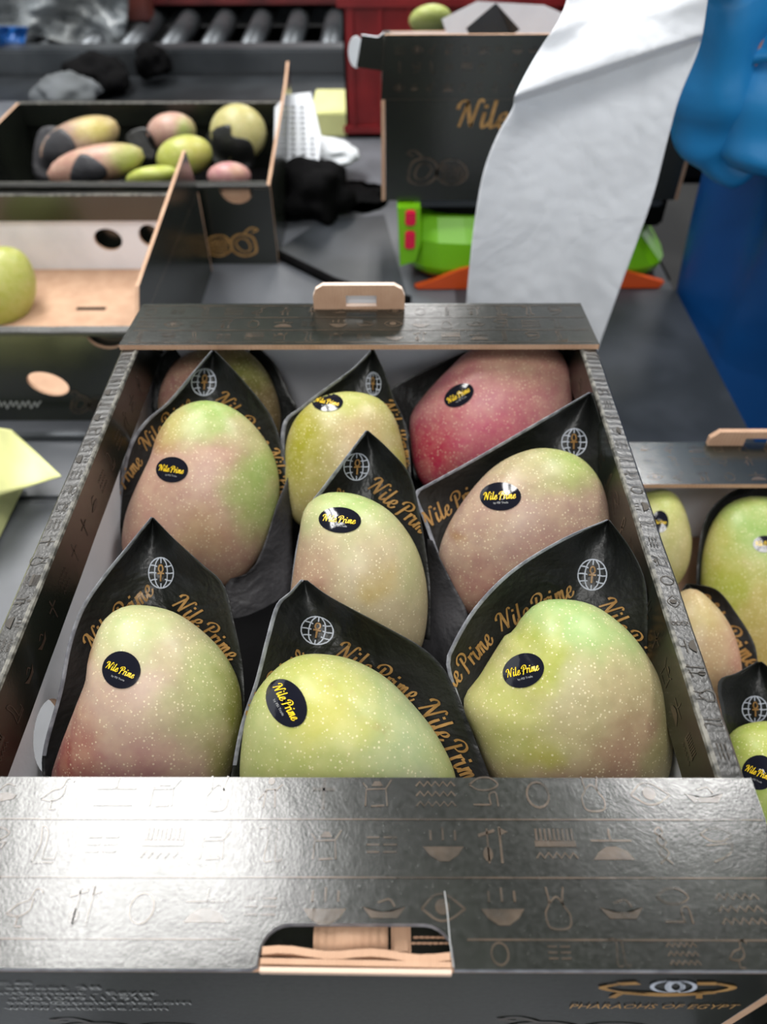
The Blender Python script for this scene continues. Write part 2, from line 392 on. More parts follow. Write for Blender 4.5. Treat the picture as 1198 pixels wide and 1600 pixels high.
# the row symbols of the printed board, each in a unit square
def symbols():
    S = {}; w_ = .055
    def I(): return Ink()
    S['eye'] = I().stroke([(0, .45), (.3, .78), (.6, .78), (1, .45)], w_).stroke([(0, .45), (.35, .18), (.65, .2), (1, .45)], w_).poly(disc(.48, .5, .17, .2, 14))
    z = I()
    for y in (.75, .45, .15): z.stroke([(i/10, y+(.09 if i % 2 else -.05)) for i in range(11)], w_, 1)
    S['water'] = z
    S['bowl'] = I().poly([(0, .45), (1, .45), (.85, .22), (.62, .05), (.38, .05), (.15, .22)]).stroke([(.2, .62), (.2, .9)], w_, 1).stroke([(.5, .62), (.5, .98)], w_, 1).stroke([(.8, .62), (.8, .9)], w_, 1)
    S['comb'] = I().poly([(0, .45), (1, .45), (1, .62), (0, .62)])
    for i in range(9): S['comb'].stroke([(.06+i*.11, .6), (.06+i*.11, .95)], w_, 1)
    S['comb'].stroke([(i/10, .2+(.09 if i % 2 else -.06)) for i in range(11)], w_, 1)
    S['loaf'] = I().poly([(0, .1), (1, .1), (.86, .33), (.6, .46), (.35, .45), (.14, .3)]).stroke([(0, .62), (1, .62)], w_, 1).stroke([(.5, .62), (.48, .8), (.5, .95)], w_)
    S['rope'] = I().stroke([(.3, 0), (.65, .3), (.35, .6), (.6, .85), (.5, 1), (.35, .85), (.65, .6), (.35, .3), (.7, 0)], w_)
    S['basket'] = I().stroke([(0, .8), (.3, .95), (.7, .95), (1, .8), (.7, .62), (.3, .62), (0, .8)], w_).stroke([(.1, .5), (1, .55)], w_, 1).stroke([(.98, .55), (.75, .25), (.2, .05)], w_)
    S['feather'] = I().stroke([(.2, 0), (.3, .5), (.2, 1), (.45, .8), (.5, .1)], w_).stroke([(.5, .1), (.9, .1), (.9, .3)], w_, 1).stroke([(.2, 0), (.9, 0)], w_, 1)
    S['flag'] = I().stroke([(.3, .0), (.3, .95)], w_, 1).stroke([(.0, .75), (.55, .9)], w_*1.6, 1).poly(disc(.28, .25, .16, .2, 12)).stroke([(.72, 0), (.72, 1)], w_*1.4, 1).poly([(.72, .75), (1, .86), (.72, .98)])
    S['ankh'] = I().add(ankh_ink(.13), .9, .9, .5, .5)
    S['circle'] = I().stroke(disc(.5, .45, .38, n=16), w_*1.3, 1, closed=True)
    S['vase'] = I().stroke([(.25, 1), (.3, .6), (.15, .35), (.25, 0), (.8, 0), (.9, .3), (.72, .6), (.8, 1)], w_).stroke([(.3, .6), (.55, .75), (.75, .55)], w_)
    S['hand'] = I().poly([(0, .3), (.4, .2), (.9, .3), (.98, .42), (.6, .5), (.3, .46)]).stroke([(.25, .5), (.5, .75), (.8, .7)], w_)
    S['mouth'] = I().stroke([(0, .75), (.35, .95), (.75, .95), (1, .75), (.7, .6), (.3, .6), (0, .75)], w_).stroke([(.1, .15), (.7, .15)], w_, 1).stroke([(.7, .15), (.68, .45), (.9, .5), (.95, .1)], w_)
    S['lines'] = I().stroke([(0, .7), (.42, .7)], w_, 1).stroke([(0, .5), (.42, .5)], w_, 1).stroke([(0, .3), (.42, .3)], w_, 1).stroke([(.55, .7), (1, .7)], w_, 1).stroke([(.55, .5), (1, .5)], w_, 1).stroke([(.55, .3), (1, .3)], w_, 1)
    S['bird'] = I().stroke([(0, .3), (.3, .55), (.6, .65), (.7, .9), (.85, .92), (.98, .82)], w_).stroke([(.0, .3), (.4, .25), (.7, .4), (.72, .7)], w_).stroke([(.4, .25), (.4, .0), (.6, 0)], w_, 1)
    S['cow'] = I().stroke([(.1, .1), (.12, .6), (.8, .62), (.85, .1)], w_, 1).stroke([(.0, .8), (.15, .65)], w_, 1).stroke([(.8, .62), (1, .9)], w_, 1).stroke([(.3, .1), (.75, .12)], w_, 1).poly([(.3, .7), (.7, .7), (.6, .85), (.4, .85)])
    S['man'] = I().poly(disc(.5, .85, .12, .12, 10)).stroke([(.3, .05), (.35, .6), (.65, .6), (.7, .05)], w_*1.4, 1).stroke([(.35, .55), (.1, .3)], w_, 1).stroke([(.65, .55), (.9, .75)], w_, 1)
    S['cross'] = I().stroke([(.5, 0), (.5, .95)], w_*1.6, 1).stroke([(.1, .6), (.9, .6)], w_*1.6, 1)
    S['legs'] = I().stroke([(.1, .95), (.45, .9), (.35, .1), (.6, .05)], w_).stroke([(.7, .95), (.72, .1), (.95, .1)], w_)
    S['boat'] = I().poly([(0, .5), (.2, .22), (.8, .22), (1, .5), (.7, .38), (.3, .38)]).stroke([(.35, .6), (.62, .68), (.75, .5)], w_)
    return S
SYM = symbols()
ROWS = [['eye', 'hand', 'bird', 'loaf', 'cow', 'vase', 'man', 'cross', 'cow', 'water', 'mouth', 'circle', 'vase', 'eye', 'boat', 'feather'],
        ['rope', 'basket', 'feather', 'lines', 'comb', 'cow', 'legs', 'cow', 'lines', 'bowl', 'flag', 'comb', 'loaf', 'rope', 'basket', 'feather'],
        ['water', 'eye', 'bird', 'flag', 'circle', 'loaf', 'lines', 'bowl', 'boat', 'eye', 'bowl', 'vase', 'boat', 'mouth', 'water', 'legs'],
        ['circle', 'lines', 'legs', 'water', 'bird', 'man', 'ankh', 'hand', 'comb', 'eye', 'circle', 'rope', 'flag', 'feather', 'legs', 'basket']]
def symbol_rows(x0, x1, ys, size, pitch, r0=0, lines=()):
    k = Ink(); rg = random.Random(r0+3)
    for i, y in enumerate(ys):
        row = ROWS[(i+r0) % 4]; x = x0+rg.random()*.3*pitch; j = 0
        while x+size*1.2 < x1:
            sx = size*(1.15 if row[j % 16] in ('eye', 'water', 'comb', 'loaf', 'bowl', 'boat') else .85)
            k.add(SYM[row[j % 16]], sx, size, x, y); x += pitch; j += 1
    for y in lines: k.stroke([(x0+(x1-x0)*t/24, y) for t in range(25)], .0006, 1)
    return k

def lay(name, ink, fn, mat, parent):
    """put flat print on a surface; fn maps a 2D point to a world point or None"""
    P = [fn(x, y) for x, y in ink.V]; ok = [p is not None for p in P]; idx = {}; V = []
    for i, p in enumerate(P):
        if p is not None: idx[i] = len(V); V.append(p)
    Fs = [[idx[i] for i in f] for f in ink.F if all(ok[i] for i in f)]
    Fs = [f for f in Fs if max((Vector(V[f[0]])-Vector(V[q])).length for q in f) < .03]
    if not Fs: return None
    return obj(name, V, Fs, mat, parent)
def surf_fn(bvh, off, pxmap):
    def fn(x, y):
        px, py = pxmap(x, y); d = ray(px, py); h, n, i, dist = bvh.ray_cast(CAM, d)
        if h is None: return None
        if n.dot(d) > 0: n = -n
        return h+n*off
    return fn
def px_line(p0, p1, L, flip=1):
    """2D ink laid from pixel p0 to p1 (ink length L)"""
    dx, dy = p1[0]-p0[0], p1[1]-p0[1]; s = math.hypot(dx, dy)/L; ux, uy = dx/(s*L)*s, dy/(s*L)*s
    return lambda x, y: (p0[0]+x*ux+y*uy*flip, p0[1]+x*uy-y*ux*flip)
def px_oval(c, rx, ry, a=0):
    a = math.radians(a); ca, sa = math.cos(a), math.sin(a)
    return lambda x, y: (c[0]+(x*rx*ca-(-y)*ry*sa), c[1]+(x*rx*sa+(-y)*ry*ca))
def bvh_of(o, extra=None):
    W = root_of(o).matrix_basis
    return BVHTree.FromPolygons([W @ v.co for v in o.data.vertices], [list(p.vertices) for p in o.data.polygons])

# ================================================================== setting
boxo('floor', -5, 5, -3, 7, -.92, -.9, M['concrete'], bev=0)['kind'] = 'structure'
boxo('wall_back', -5, 5, 6.9, 7, -.9, 3.2, simple('grey_hall_wall', (70, 72, 74), .8), bev=0)['kind'] = 'structure'

boxo('ceiling', -5, 5, -3, 7, 2.5, 2.55, simple('dark_hall_ceiling', (84, 86, 88), .8), bev=0)['kind'] = 'structure'
t = empty('packing_table', (0, .4, -.9))
tag(t, 'long grey packing table under all the mango cartons', 'table')
boxo('table_top', -1.1, .368, .41, 1.46, -.03, 0, M['table'], t, bev=.004)
boxo('table_top', -1.1, .6, -.06, .409, -.03, 0, M['table'], t, bev=.004)
for x, y in ((-1.05, -.03), (.55, -.03), (-1.05, 1.4), (.33, 1.4), (.55, .36)): boxo('leg', x-.025, x+.025, y-.025, y+.025, -.9, -.03, M['dark_steel'], t)

# ================================================================== cartons
def carton(name, label, mtx, W=.30, D=.40, H=.10, front='flat', back='flat', fl=.06, bl=.058, group=None, floor_mat='kraft', up_poly=None,
           end_holes=((), ()), side_loops=(None, None), front_notch=None, inner='white_board', rims=True, flap_cols=True):
    """open mango carton: two long side panels with folded rims, two end panels, a base and lid flaps along the ends"""
    root = bpy.data.objects.new(name, None); COL.objects.link(root); root.matrix_basis = mtx; root.empty_display_size = .02
    tag(root, label, 'carton', group); th = .004; X = mtx
    pm = [M['print'], M[inner], M['kraft']]
    out = {'root': root}
    wallH = H-.004
    panel('base_panel', [rect(-W/2+th, th, W/2-th, D-th)], th, X, [M[floor_mat], M['kraft'], M['kraft']], root)
    for k, s in enumerate((-1, 1)):
        # outer side at x = s*W/2 ; panel drawn in (y, z), top of the board faces outwards
        fr = frame_m((s*(W/2-th), 0, 0), (0, 1, 0), (0, 0, 1), (s, 0, 0)) if s > 0 else frame_m((-(W/2-th), 0, 0), (0, 1, 0), (0, 0, 1), (-1, 0, 0))
        loops = side_loops[k] or [rect(0, 0, D, wallH)]
        out['side%d' % k] = panel('side_panel', loops, th, X @ fr, pm, root)
        if rims:
            pr = [(0, H-.004), (0, H-.0012), (.0012, H), (.0088, H+.0006), (.0096, H+.0007), (.0103, H+.0002), (.0108, H-.001), (.0108, H-.031), (.0078, H-.031), (.0078, H-.005), (.004, H-.005)]
            mi = [0, 0, 0, 2, 2, 2, 1, 3, 1, 1, 0]
            V, Fs, fm = [], [], []; ny = 30
            for j in range(ny+1):
                y = .0005+(D-.001)*j/ny; wob = .0005*mnoise.noise(Vector((y*30, s*3, H)))
                for (a, z) in pr: V.append(X @ Vector((s*(W/2-a)+wob*.6, y, z+(wob if z > H-.01 else 0))))
            n = len(pr)
            for j in range(ny):
                for q in range(n): Fs.append([j*n+q, j*n+(q+1) % n, (j+1)*n+(q+1) % n, (j+1)*n+q]); fm.append(mi[q])
            Fs.append(list(range(n))); fm.append(3); Fs.append([ny*n+q for q in range(n)]); fm.append(3)
            out['rim%d' % k] = obj('rim_fold', V, Fs, [M['rail'], M['print'], M['worn'], M['kraft']], root, fm=fm)
    for k, (y, s) in enumerate(((th, -1), (D-th, 1))):
        fr = frame_m((0, y, 0), (1, 0, 0), (0, 0, 1), (0, s, 0))
        x1 = W/2-th-.0002
        out['end%d' % k] = panel('end_panel', [rect(-x1, 0, x1, H-.0001)]+list(end_holes[k]), th, X @ fr, pm, root)
    ft = .0035
    for k, (st, ln) in enumerate(((front, fl), (back, bl))):
        if not st: continue
        hw = W/2+.0003
        if k == 0:
            notch = front_notch or []
            lp = [(-hw, 0)]+notch+[(hw, 0), (hw, ln), (-hw, ln)]
        else: lp = [(-hw+.004, ln), (-hw, 0), (hw, 0), (hw-.003, ln)]      # local: 0 = free edge
        fm_ = [M['print'], M[inner], M['kraft'] if k else M['paper_edge']]
        if st == 'flat':
            off = 0 if k == 0 else D-ln
            fr = Matrix.Translation((0, off, H+.0002))
            out['flap%d' % k] = panel('lid_flap', [lp], ft, X @ fr, fm_, root)
        else:       # standing upright in line with the end panel
            yy = 0 if k == 0 else D; s = -1 if k == 0 else 1
            fr = frame_m((0, yy-s*ft, H), (1, 0, 0), (0, 0, 1), (0, s, 0))
            out['flap%d' % k] = panel('lid_flap', [up_poly or [(-hw, 0), (hw, 0), (hw-.004, ln), (-hw+.004, ln)]], ft, X @ fr, fm_[:2]+[M['kraft']], root)
    return out
def T(x, y, z, rz=0): return Matrix.Translation((x, y, z)) @ Matrix.Rotation(math.radians(rz), 4, 'Z')

# --- the carton in front and the closed one it stands on
lower = carton('carton', 'dark carton at the bottom of the front stack, mostly hidden under the open one', T(0, .001, 0), H=.0958, front='flat', back='flat')
def arc_notch(x0, x1, d, r, n=6):
    p = [(x0-.002, 0), (x0, .001)]
    p += [(x0+.003*0, d-r)] if False else []
    for i in range(n+1):
        a = math.pi-math.pi/2*i/n; p.append((x0+r+r*math.cos(a), d-r+r*math.sin(a)))
    for i in range(n+1):
        a = math.pi/2-math.pi/2*i/n; p.append((x1-r+r*math.cos(a), d-r+r*math.sin(a)))
    return p+[(x1, 0)]
NX0, NX1 = -.0225, .0385
hole_ = at_x(80, 1150, -.146)
main = carton('carton', 'open dark carton in front holding nine wrapped mangoes, hieroglyphs on its wide flap', T(0, 0, .1),
              D=.391, front_notch=arc_notch(NX0, NX1, .0128, .009), fl=.0613, bl=.0492, floor_mat='black', side_loops=([rect(0, 0, .391, .096), disc(hole_.y, hole_.z-.1, .017, .02)], None))
R = main['root']; HZ = .2037+.0002

def flat_fn(z): return lambda x, y: (x, y, z)
yr = [at_z(900, p, .2037).y for p in (1268, 1352, 1450, 1518)]
yl = [at_z(900, p, .2037).y for p in (1281, 1372, 1469)]
hs = symbol_rows(-.146, .149, [yr[0]+.0005, yr[1]+.0005, yr[2]], .0122, .0192, 0, yl[:2])
for xa_, xb_ in ((-.146, NX0-.006), (.043, .149)): hs.stroke([(xa_+(xb_-xa_)*t/12, yl[2]) for t in range(13)], .0006, 1)
hs2 = symbol_rows(.045, .149, [.0006], .0082, .0186, 3)
lay('printed_symbols', hs, flat_fn(HZ), M['ink_brown'], main['flap0']); lay('printed_symbols', hs2, flat_fn(HZ), M['ink_brown'], main['flap0'])
# torn slit beside the handle hole, scuffed fold
sl = Ink().stroke([(.0382, .0005), (.0375, .008), (.0372, .016), (.0366, .0225)], .00035)
lay('torn_slit', sl, flat_fn(HZ+.0001), M['ink_dim'], main['flap0'])
# back flap symbols
by = .4-.0582
lay('printed_symbols', symbol_rows(-.145, .147, [by+.004, by+.019, by+.034], .0105, .0178, 1, (by+.0025, by+.0165, by+.0315, by+.046)), flat_fn(HZ), M['ink_brown'], main['flap1'])
# symbols along the folded rims
for s in (-1, 1):
    k = Ink(); rg = random.Random(8+s); names = list(SYM)
    y = .07
    while y < .33:
        k.add(SYM[rg.choice(names)], .0065, .008, y, .0005); y += .0118
    lay('printed_symbols', k, lambda a, b, s=s: (s*(.1492-b), a, .20076), M['ink_faint'], main['rim1' if s > 0 else 'rim0'])
    k2 = Ink(); y = .06
    while y < .33:
        k2.add(SYM[rg.choice(names)], .010, .013, y, 0); y += .0175
    k2.stroke([(.06, -.004), (.33, -.004)], .0005, 1)
    lay('printed_symbols', k2, lambda a, b, s=s: (s*.13905, a, .177+b), simple('dim_brown_ink', (62, 50, 42), .5) if s < 0 else M['ink_brown'], main['rim1' if s > 0 else 'rim0'])

# front handle: two kraft lips, a rolled kraft tab and a piece of open flute inside the hole
def strip(name, pts, wy, wz, mat, parent):
    V, Fs = [], []
    for p in pts:
        for a, b in ((-wy/2, -wz/2), (wy/2, -wz/2), (wy/2, wz/2), (-wy/2, wz/2)): V.append((p[0], p[1]+a, p[2]+b))
    n = len(pts)
    for i in range(n-1):
        for q in range(4): Fs.append([i*4+q, i*4+(q+1) % 4, (i+1)*4+(q+1) % 4, (i+1)*4+q])
    Fs += [[0, 1, 2, 3], [4*n-4, 4*n-3, 4*n-2, 4*n-1]]
    return obj(name, V, Fs, mat, parent)
lipx = [NX0+.001+(NX1-NX0-.002)*i/12 for i in range(13)]
strip('handle_lip', [(x, .0052-.0018*(x-NX0)/.061+.0006*math.sin(i*1.1), .2012) for i, x in enumerate(lipx)], .0022, .004, M['kraft'], R)
strip('handle_lip', [(x, .0022-.001*(x-NX0)/.061, .2022) for i, x in enumerate(lipx)], .0016, .0035, M['kraft'], R)
strip('handle_lip', [(x, -.0002-.0006*(x-NX0)/.061, .2030) for i, x in enumerate(lipx)], .0013, .003, simple('pale_kraft', (214, 186, 166), .7), R)
V, Fs = [], []; na = 10
for j in range(2):
    for i in range(na):
        a = math.pi*(-.15+1.1*i/(na-1)); V.append((-.006+.024*j, .0112-.006*math.cos(a)*.9, .192+.007*math.sin(a)))
for i in range(na-1): Fs.append([i, i+1, na+i+1, na+i])
obj('rolled_tab', V, Fs, M['kraft'], R, smooth=True, solid=.0008)
boxo('rolled_tab', .019, .0255, .006, .0165, .1915, .1955, M['kraft'], R)
fl = []
for i in range(7):
    for j in range(2):
        p = [(.0262+i*.0018+.0009*math.cos(t*math.pi/3)+(.0009 if j else 0), .009+.0014*j+.0, .1965+.0009*math.sin(t*math.pi/3)+.0012*j) for t in range(7)]
        fl.append(tube_vf(p, .00016, 5))
V, Fs = join(fl); obj('open_flute', V, Fs, M['kraft'], R)['kind'] = 'stuff'
boxo('inner_flap', NX0-.004, NX1+.004, .0045, .02, .178, .1795, M['print'], R)

# back handle tab standing up behind the flap
ty = .3835
a0, a1, zt = at_y(490, 480, ty), at_y(632, 480, ty), at_y(560, 446, ty).z
lp = [(a0.x, .198), (a1.x, .198), (a1.x, zt-.008), (a1.x-.002, zt-.003), (a1.x-.007, zt), (a0.x+.007, zt), (a0.x+.002, zt-.003), (a0.x, zt-.008)]
b0, b1 = at_y(541, 490, ty), at_y(588, 462, ty)
panel('handle_tab', [lp, rect(b0.x, .206, b1.x, b1.z)], .004, frame_m((0, ty+.004, 0), (1, 0, 0), (0, 0, 1), (0, -1, 0)), [M['kraft'], M['print'], simple('pale_kraft_edge', (222, 200, 184), .7)], R)
panel('tab_backing', [[(b0.x-.001, .2), (b1.x+.001, .2), (b1.x+.001, b1.z-.001), (b1.x-.006, b1.z+.002), (b1.x-.009, b1.z-.001), (b0.x-.001, b1.z-.002)]], .001, frame_m((0, ty+.0055, 0), (1, 0, 0), (0, 0, 1), (0, -1, 0)), [M['white_paper'], M['kraft'], M['kraft']], R)
# print on the front wall
def wall_fn(pxmap, y=-.0004): return lambda a, b: at_y(*pxmap(a, b), y)
for txt, xr, yb, wd in (('office', 53, 1537, 150), ('il street 38', 161, 1545, 180), ('ettlement - Egypt', 248, 1553, 255), ('+201099111918', 240, 1561, 222), ('sales@peitrade.com', 300, 1568, 286), ('www.peitrade.com', 264, 1577, 252)):
    k = font_text(txt); L = max(v[0] for v in k.V)
    z0 = at_y(xr, yb, 0).z; z1 = at_y(xr, yb-5.2, 0).z; zs = (z1-z0)/.72
    x0, x1 = at_y(xr-wd, yb, 0).x, at_y(xr, yb, 0).x
    lay('address_lettering', k, lambda a, b, z0=z0, zs=zs, x0=x0, x1=x1, L=L: (x0+(x1-x0)*a/L, -.0004, z0+b*zs), M['ink_dim'], main['end0'])
e = Ink(); e.stroke([(-.75, .75), (-1, .35), (-.7, -.1), (-.2, -.22), (.3, -.22), (.75, -.05), (1, .4), (.75, .8)], .13)
e.stroke([(-.7, -.15), (.0, -.42), (.7, -.12)], .26).stroke([(-.75, .75), (-.45, .85)], .3).stroke([(.75, .8), (.45, .8)], .3).stroke([(-.72, -.2), (-.86, -.7)], .12, 1).stroke([(.48, -.1), (.48, -.75)], .1, 1)
lay('gold_emblem', e, wall_fn(px_oval((1043, 1549), 102, 15)), M['ink_gold'], main['end0'])
g = Ink().stroke(disc(-.1, .5, .24, .6, 18), .07, 1, closed=True).stroke(disc(.12, .5, .2, .6, 18), .07, 1, closed=True).stroke(disc(.0, .5, .12, .6, 14), .05, 1, closed=True)
lay('globe_emblem', g, wall_fn(px_oval((1053, 1549), 102, 14)), M['ink_white'], main['end0'])
k = font_text('PHARAOHS OF EGYPT'); L = max(v[0] for v in k.V)
z0, z1 = at_y(1010, 1574, 0).z, at_y(1010, 1567, 0).z; x0, x1 = at_y(889, 1571, 0).x, at_y(1152, 1571, 0).x
lay('company_lettering', k, lambda a, b: (x0+(x1-x0)*a/L, -.0004, z0+b*(z1-z0)/.72), M['ink_gold'], main['end0'])
def mango_print():
    m = Ink(); m.stroke([(-.95, -.1), (-.8, .45), (-.35, .6), (-.05, .3), (-.1, -.3), (-.5, -.6), (-.9, -.45)], .1, closed=True)
    m.stroke([(-.75, -.1), (-.6, .3), (-.35, .36), (-.2, .1), (-.4, -.3), (-.66, -.35)], .07, closed=True)
    m.stroke([(.0, .1), (.25, .5), (.7, .45), (.95, 0), (.8, -.45), (.35, -.6), (.0, -.3)], .09, closed=True)
    for i in range(5): m.stroke([(.05+.15*i, .35-.03*i), (.2+.15*i, -.1), (.15+.14*i, -.5)], .05)
    for i in range(4): m.stroke([(.05, .25-.2*i), (.5, .3-.2*i), (.9, .1-.15*i)], .05)
    m.stroke([(-.5, .65), (-.75, .95), (-1, .85), (-.8, .7)], .08); return m
MPR = mango_print()
for c, r in (((205, 1612), (125, 20)), ((905, 1612), (125, 22))): lay('mango_drawing', MPR, wall_fn(px_oval(c, *r)), M['ink_brown'], main['end0'])

# ================================================================== mangoes and their papers
EL = math.radians(44)
def fr_axes(e, yaw=0):
    W_ = Vector((-math.sin(yaw)*math.cos(e), -math.cos(yaw)*math.cos(e), math.sin(e))); U = Vector((math.cos(yaw), -math.sin(yaw), 0)); V_ = W_.cross(U); return U, V_, W_
class Spot: pass
def mango(label, pts, tipz, T_, mat_args, e=44, sticker=None, group=None, tip=None, tex_seed=0, n=80, K=30, plane=None):
    U, V_, W_ = fr_axes(math.radians(e)); tp = tip or pts[0]
    P0 = at_z(tp[0], tp[1], tipz) if plane is None else plane
    W3 = [at_plane(p[0], p[1], P0, W_) for p in smooth_line(pts, 6, True)]
    uv = np.array([((p-P0).dot(U), (p-P0).dot(V_)) for p in W3])
    c = (uv.max(0)+uv.min(0))/2; a, b = (uv.max(0)-uv.min(0))/2
    q = uv-c; ang = np.arctan2(q[:, 1], q[:, 0]); rad = np.hypot(q[:, 0], q[:, 1]); o_ = np.argsort(ang); ang, rad = ang[o_], rad[o_]
    ang = np.concatenate([ang-2*np.pi, ang, ang+2*np.pi]); rad = np.concatenate([rad]*3)
    C = P0+U*c[0]+V_*c[1]; Fm = frame_m(C, U, V_, W_)
    V, Fs = [(0, 0, -T_)], []
    for i in range(1, K):
        ps = -math.pi/2+math.pi*i/K; ro, h = math.cos(ps), T_*math.sin(ps)
        for k in range(n):
            t_ = 2*math.pi*k/n; t2 = (t_+math.pi) % (2*math.pi)-math.pi
            r1 = np.interp(t2, ang, rad); r2 = a*b/math.hypot(b*math.cos(t_), a*math.sin(t_)); wgt = ro**1.2
            r = (r1*wgt+r2*(1-wgt))*ro
            V.append((r*math.cos(t_), r*math.sin(t_), h+.0012*mnoise.noise(Vector((r*math.cos(t_)*22, r*math.sin(t_)*22, h*22+tex_seed)))*ro))
    V.append((0, 0, T_)); m_ = len(V)-1
    for k in range(n): Fs.append([0, 1+(k+1) % n, 1+k]); Fs.append([m_, m_-n+k, m_-n+(k+1) % n])
    for i in range(K-2):
        for k in range(n): a_ = 1+i*n; Fs.append([a_+k, a_+(k+1) % n, a_+n+(k+1) % n, a_+n+k])
    mt = mango_mat('mango_skin', mat_args[0], mat_args[1], a, b, tex_seed, **(mat_args[2] if len(mat_args) > 2 else {}))
    o = obj('mango', [Fm @ Vector(v) for v in V], Fs, mt, frame=Fm, smooth=True)
    tag(o, label, 'mango', group)
    s = Spot(); s.o = o; s.P0 = P0; s.U, s.V, s.W = U, V_, W_; s.C = C; s.T = T_
    if sticker:
        bv = bvh_of(o); c_, rx, ry, ta, tw = sticker      # centre, half axes, text angle, disc angle
        d = Ink(); d.V.append((0, 0)); nr = 6; ns = 36
        for i in range(1, nr+1):
            for k in range(ns): d.V.append((i/nr*math.cos(2*math.pi*k/ns), i/nr*math.sin(2*math.pi*k/ns)))
        for k in range(ns): d.F.append([0, 1+k, 1+(k+1) % ns])
        for i in range(nr-1):
            for k in range(ns): a_ = 1+i*ns; d.F.append([a_+k, a_+(k+1) % ns, a_+ns+(k+1) % ns, a_+ns+k])
        st = lay('sticker', d, surf_fn(bv, .00035, px_oval(c_, rx, ry, tw)), M['sticker'], o)
        if st:
            st.data.polygons.foreach_set('use_smooth', [True]*len(st.data.polygons))
            w_, h_ = .74*rx, .74*ry
            # the lettering runs along the sticker's long axis
            k1 = Ink().add(NILE, 1.52/NILE_L, 1.52/NILE_L*1.2*min(1.3, rx/ry*.95), -.78, -.2)
            lay('lettering', k1, surf_fn(bv, .00055, px_oval(c_, rx, ry, ta)), M['ink_yellow'], st)
            k2 = font_text('by PEI Trade'); L2 = max(v[0] for v in k2.V)
            k3 = Ink().add(k2, .72/L2, .72/L2*rx/ry, -.36, -.52)
            lay('lettering', k3, surf_fn(bv, .00055, px_oval(c_, rx, ry, ta)), M['ink_dim'], st)
    return s

def wrap(label, mg, left, right, c=.026, k=.02, b=.006, texts=(), globes=(), edge='left', folds=(), group='black wrapping papers', nr=40, ns=22, name='wrapping_paper', edge_w=.03, mat='paper', wr=.0022, seed=0, edge_px=6.0):
    """sheet cupping the back of a mango; left and right edges listed from the tip down"""
    L = smooth_line(left, 10); Rr = smooth_line(right, 10)
    def samp(A, t):
        A = np.array(A); d = np.concatenate([[0], np.cumsum(np.hypot(*(A[1:]-A[:-1]).T))]); d /= d[-1]
        return np.array([np.interp(t, d, A[:, 0]), np.interp(t, d, A[:, 1])])
    V, Fs, fm = [], [], []; ss = [0, edge_w]+[edge_w+(1-2*edge_w)*(j+1)/(ns-2) for j in range(ns-2)]+[1]
    m = len(ss)
    for i in range(nr+1):
        t = i/nr; l, r = samp(L, t), samp(Rr, t)
        for j, s in enumerate(ss):
            # constant-width pale border: convert the border share to pixels
            wpx = np.hypot(*(r-l)) or 1e-6
            if j == 1: s = min(edge_px/wpx, .5)
            p = l+(r-l)*s; q = 2*s-1
            wv = -c+k*q*q-b*(1-t)**2*(1-q*q*.5)+wr*mnoise.noise(Vector((p[0]*.022, p[1]*.022, seed*3.1)))+wr*.5*abs(mnoise.noise(Vector((p[0]*.05+7, p[1]*.04, seed))))
            V.append(at_plane(p[0], p[1], mg.P0+mg.W*wv, mg.W))
    for i in range(nr):
        for j in range(m-1):
            Fs.append([i*m+j, (i+1)*m+j, (i+1)*m+j+1, i*m+j+1]); fm.append(1 if (edge == 'left' and j == 0 and i < nr*.86) else 0)
    o = obj(name, V, Fs, [M[mat], M['paper_edge']], fm=fm, smooth=True, solid=.0003)
    tag(o, label, 'wrapping paper', group); bv = bvh_of(o)
    for tx in texts: lay('gold_lettering', NILE, surf_fn(bv, .0005, px_line(tx[0], tx[1], NILE_L)), M['ink_gold'], o)
    for (c_, rx, ry, a_) in globes:
        g_ = lay('globe_emblem', GLOBE, surf_fn(bv, .0005, px_oval(c_, rx, ry, a_)), M['ink_white'], o)
        if g_: lay('ankh', ANKH, surf_fn(bv, .0010, px_oval(c_, rx, ry, a_)), M['ink_gold'], g_)
    for fd in folds:       # (left edge, right edge, w0, w1): a flap of the same sheet folded round the front
        L2, R2 = smooth_line(fd[0], 8), smooth_line(fd[1], 8); V, Fs = [], []; a1_, b1_ = 16, 8
        for i in range(a1_+1):
            t = i/a1_; l, r = samp(L2, t), samp(R2, t)
            for j in range(b1_+1):
                s = j/b1_; p = l+(r-l)*s; wv = fd[2]*(1-s)+fd[3]*s+.003*math.sin(math.pi*s)+.0012*mnoise.noise(Vector((p[0]*.03, p[1]*.03, 5)))
                if len(fd) > 4: wv += fd[4]*t
                V.append(at_plane(p[0], p[1], mg.P0+mg.W*wv, mg.W))
        for i in range(a1_):
            for j in range(b1_): a_ = i*(b1_+1)+j; Fs.append([a_, a_+b1_+1, a_+b1_+2, a_+1])
        obj('front_fold', V, Fs, M['paper_grey'], o, smooth=True, solid=.0003)
    return o
G9 = 'mangoes in the front carton'
GRN, PNK, YEL, BGE = (170, 196, 106), (196, 140, 128), (204, 206, 104), (198, 176, 140)
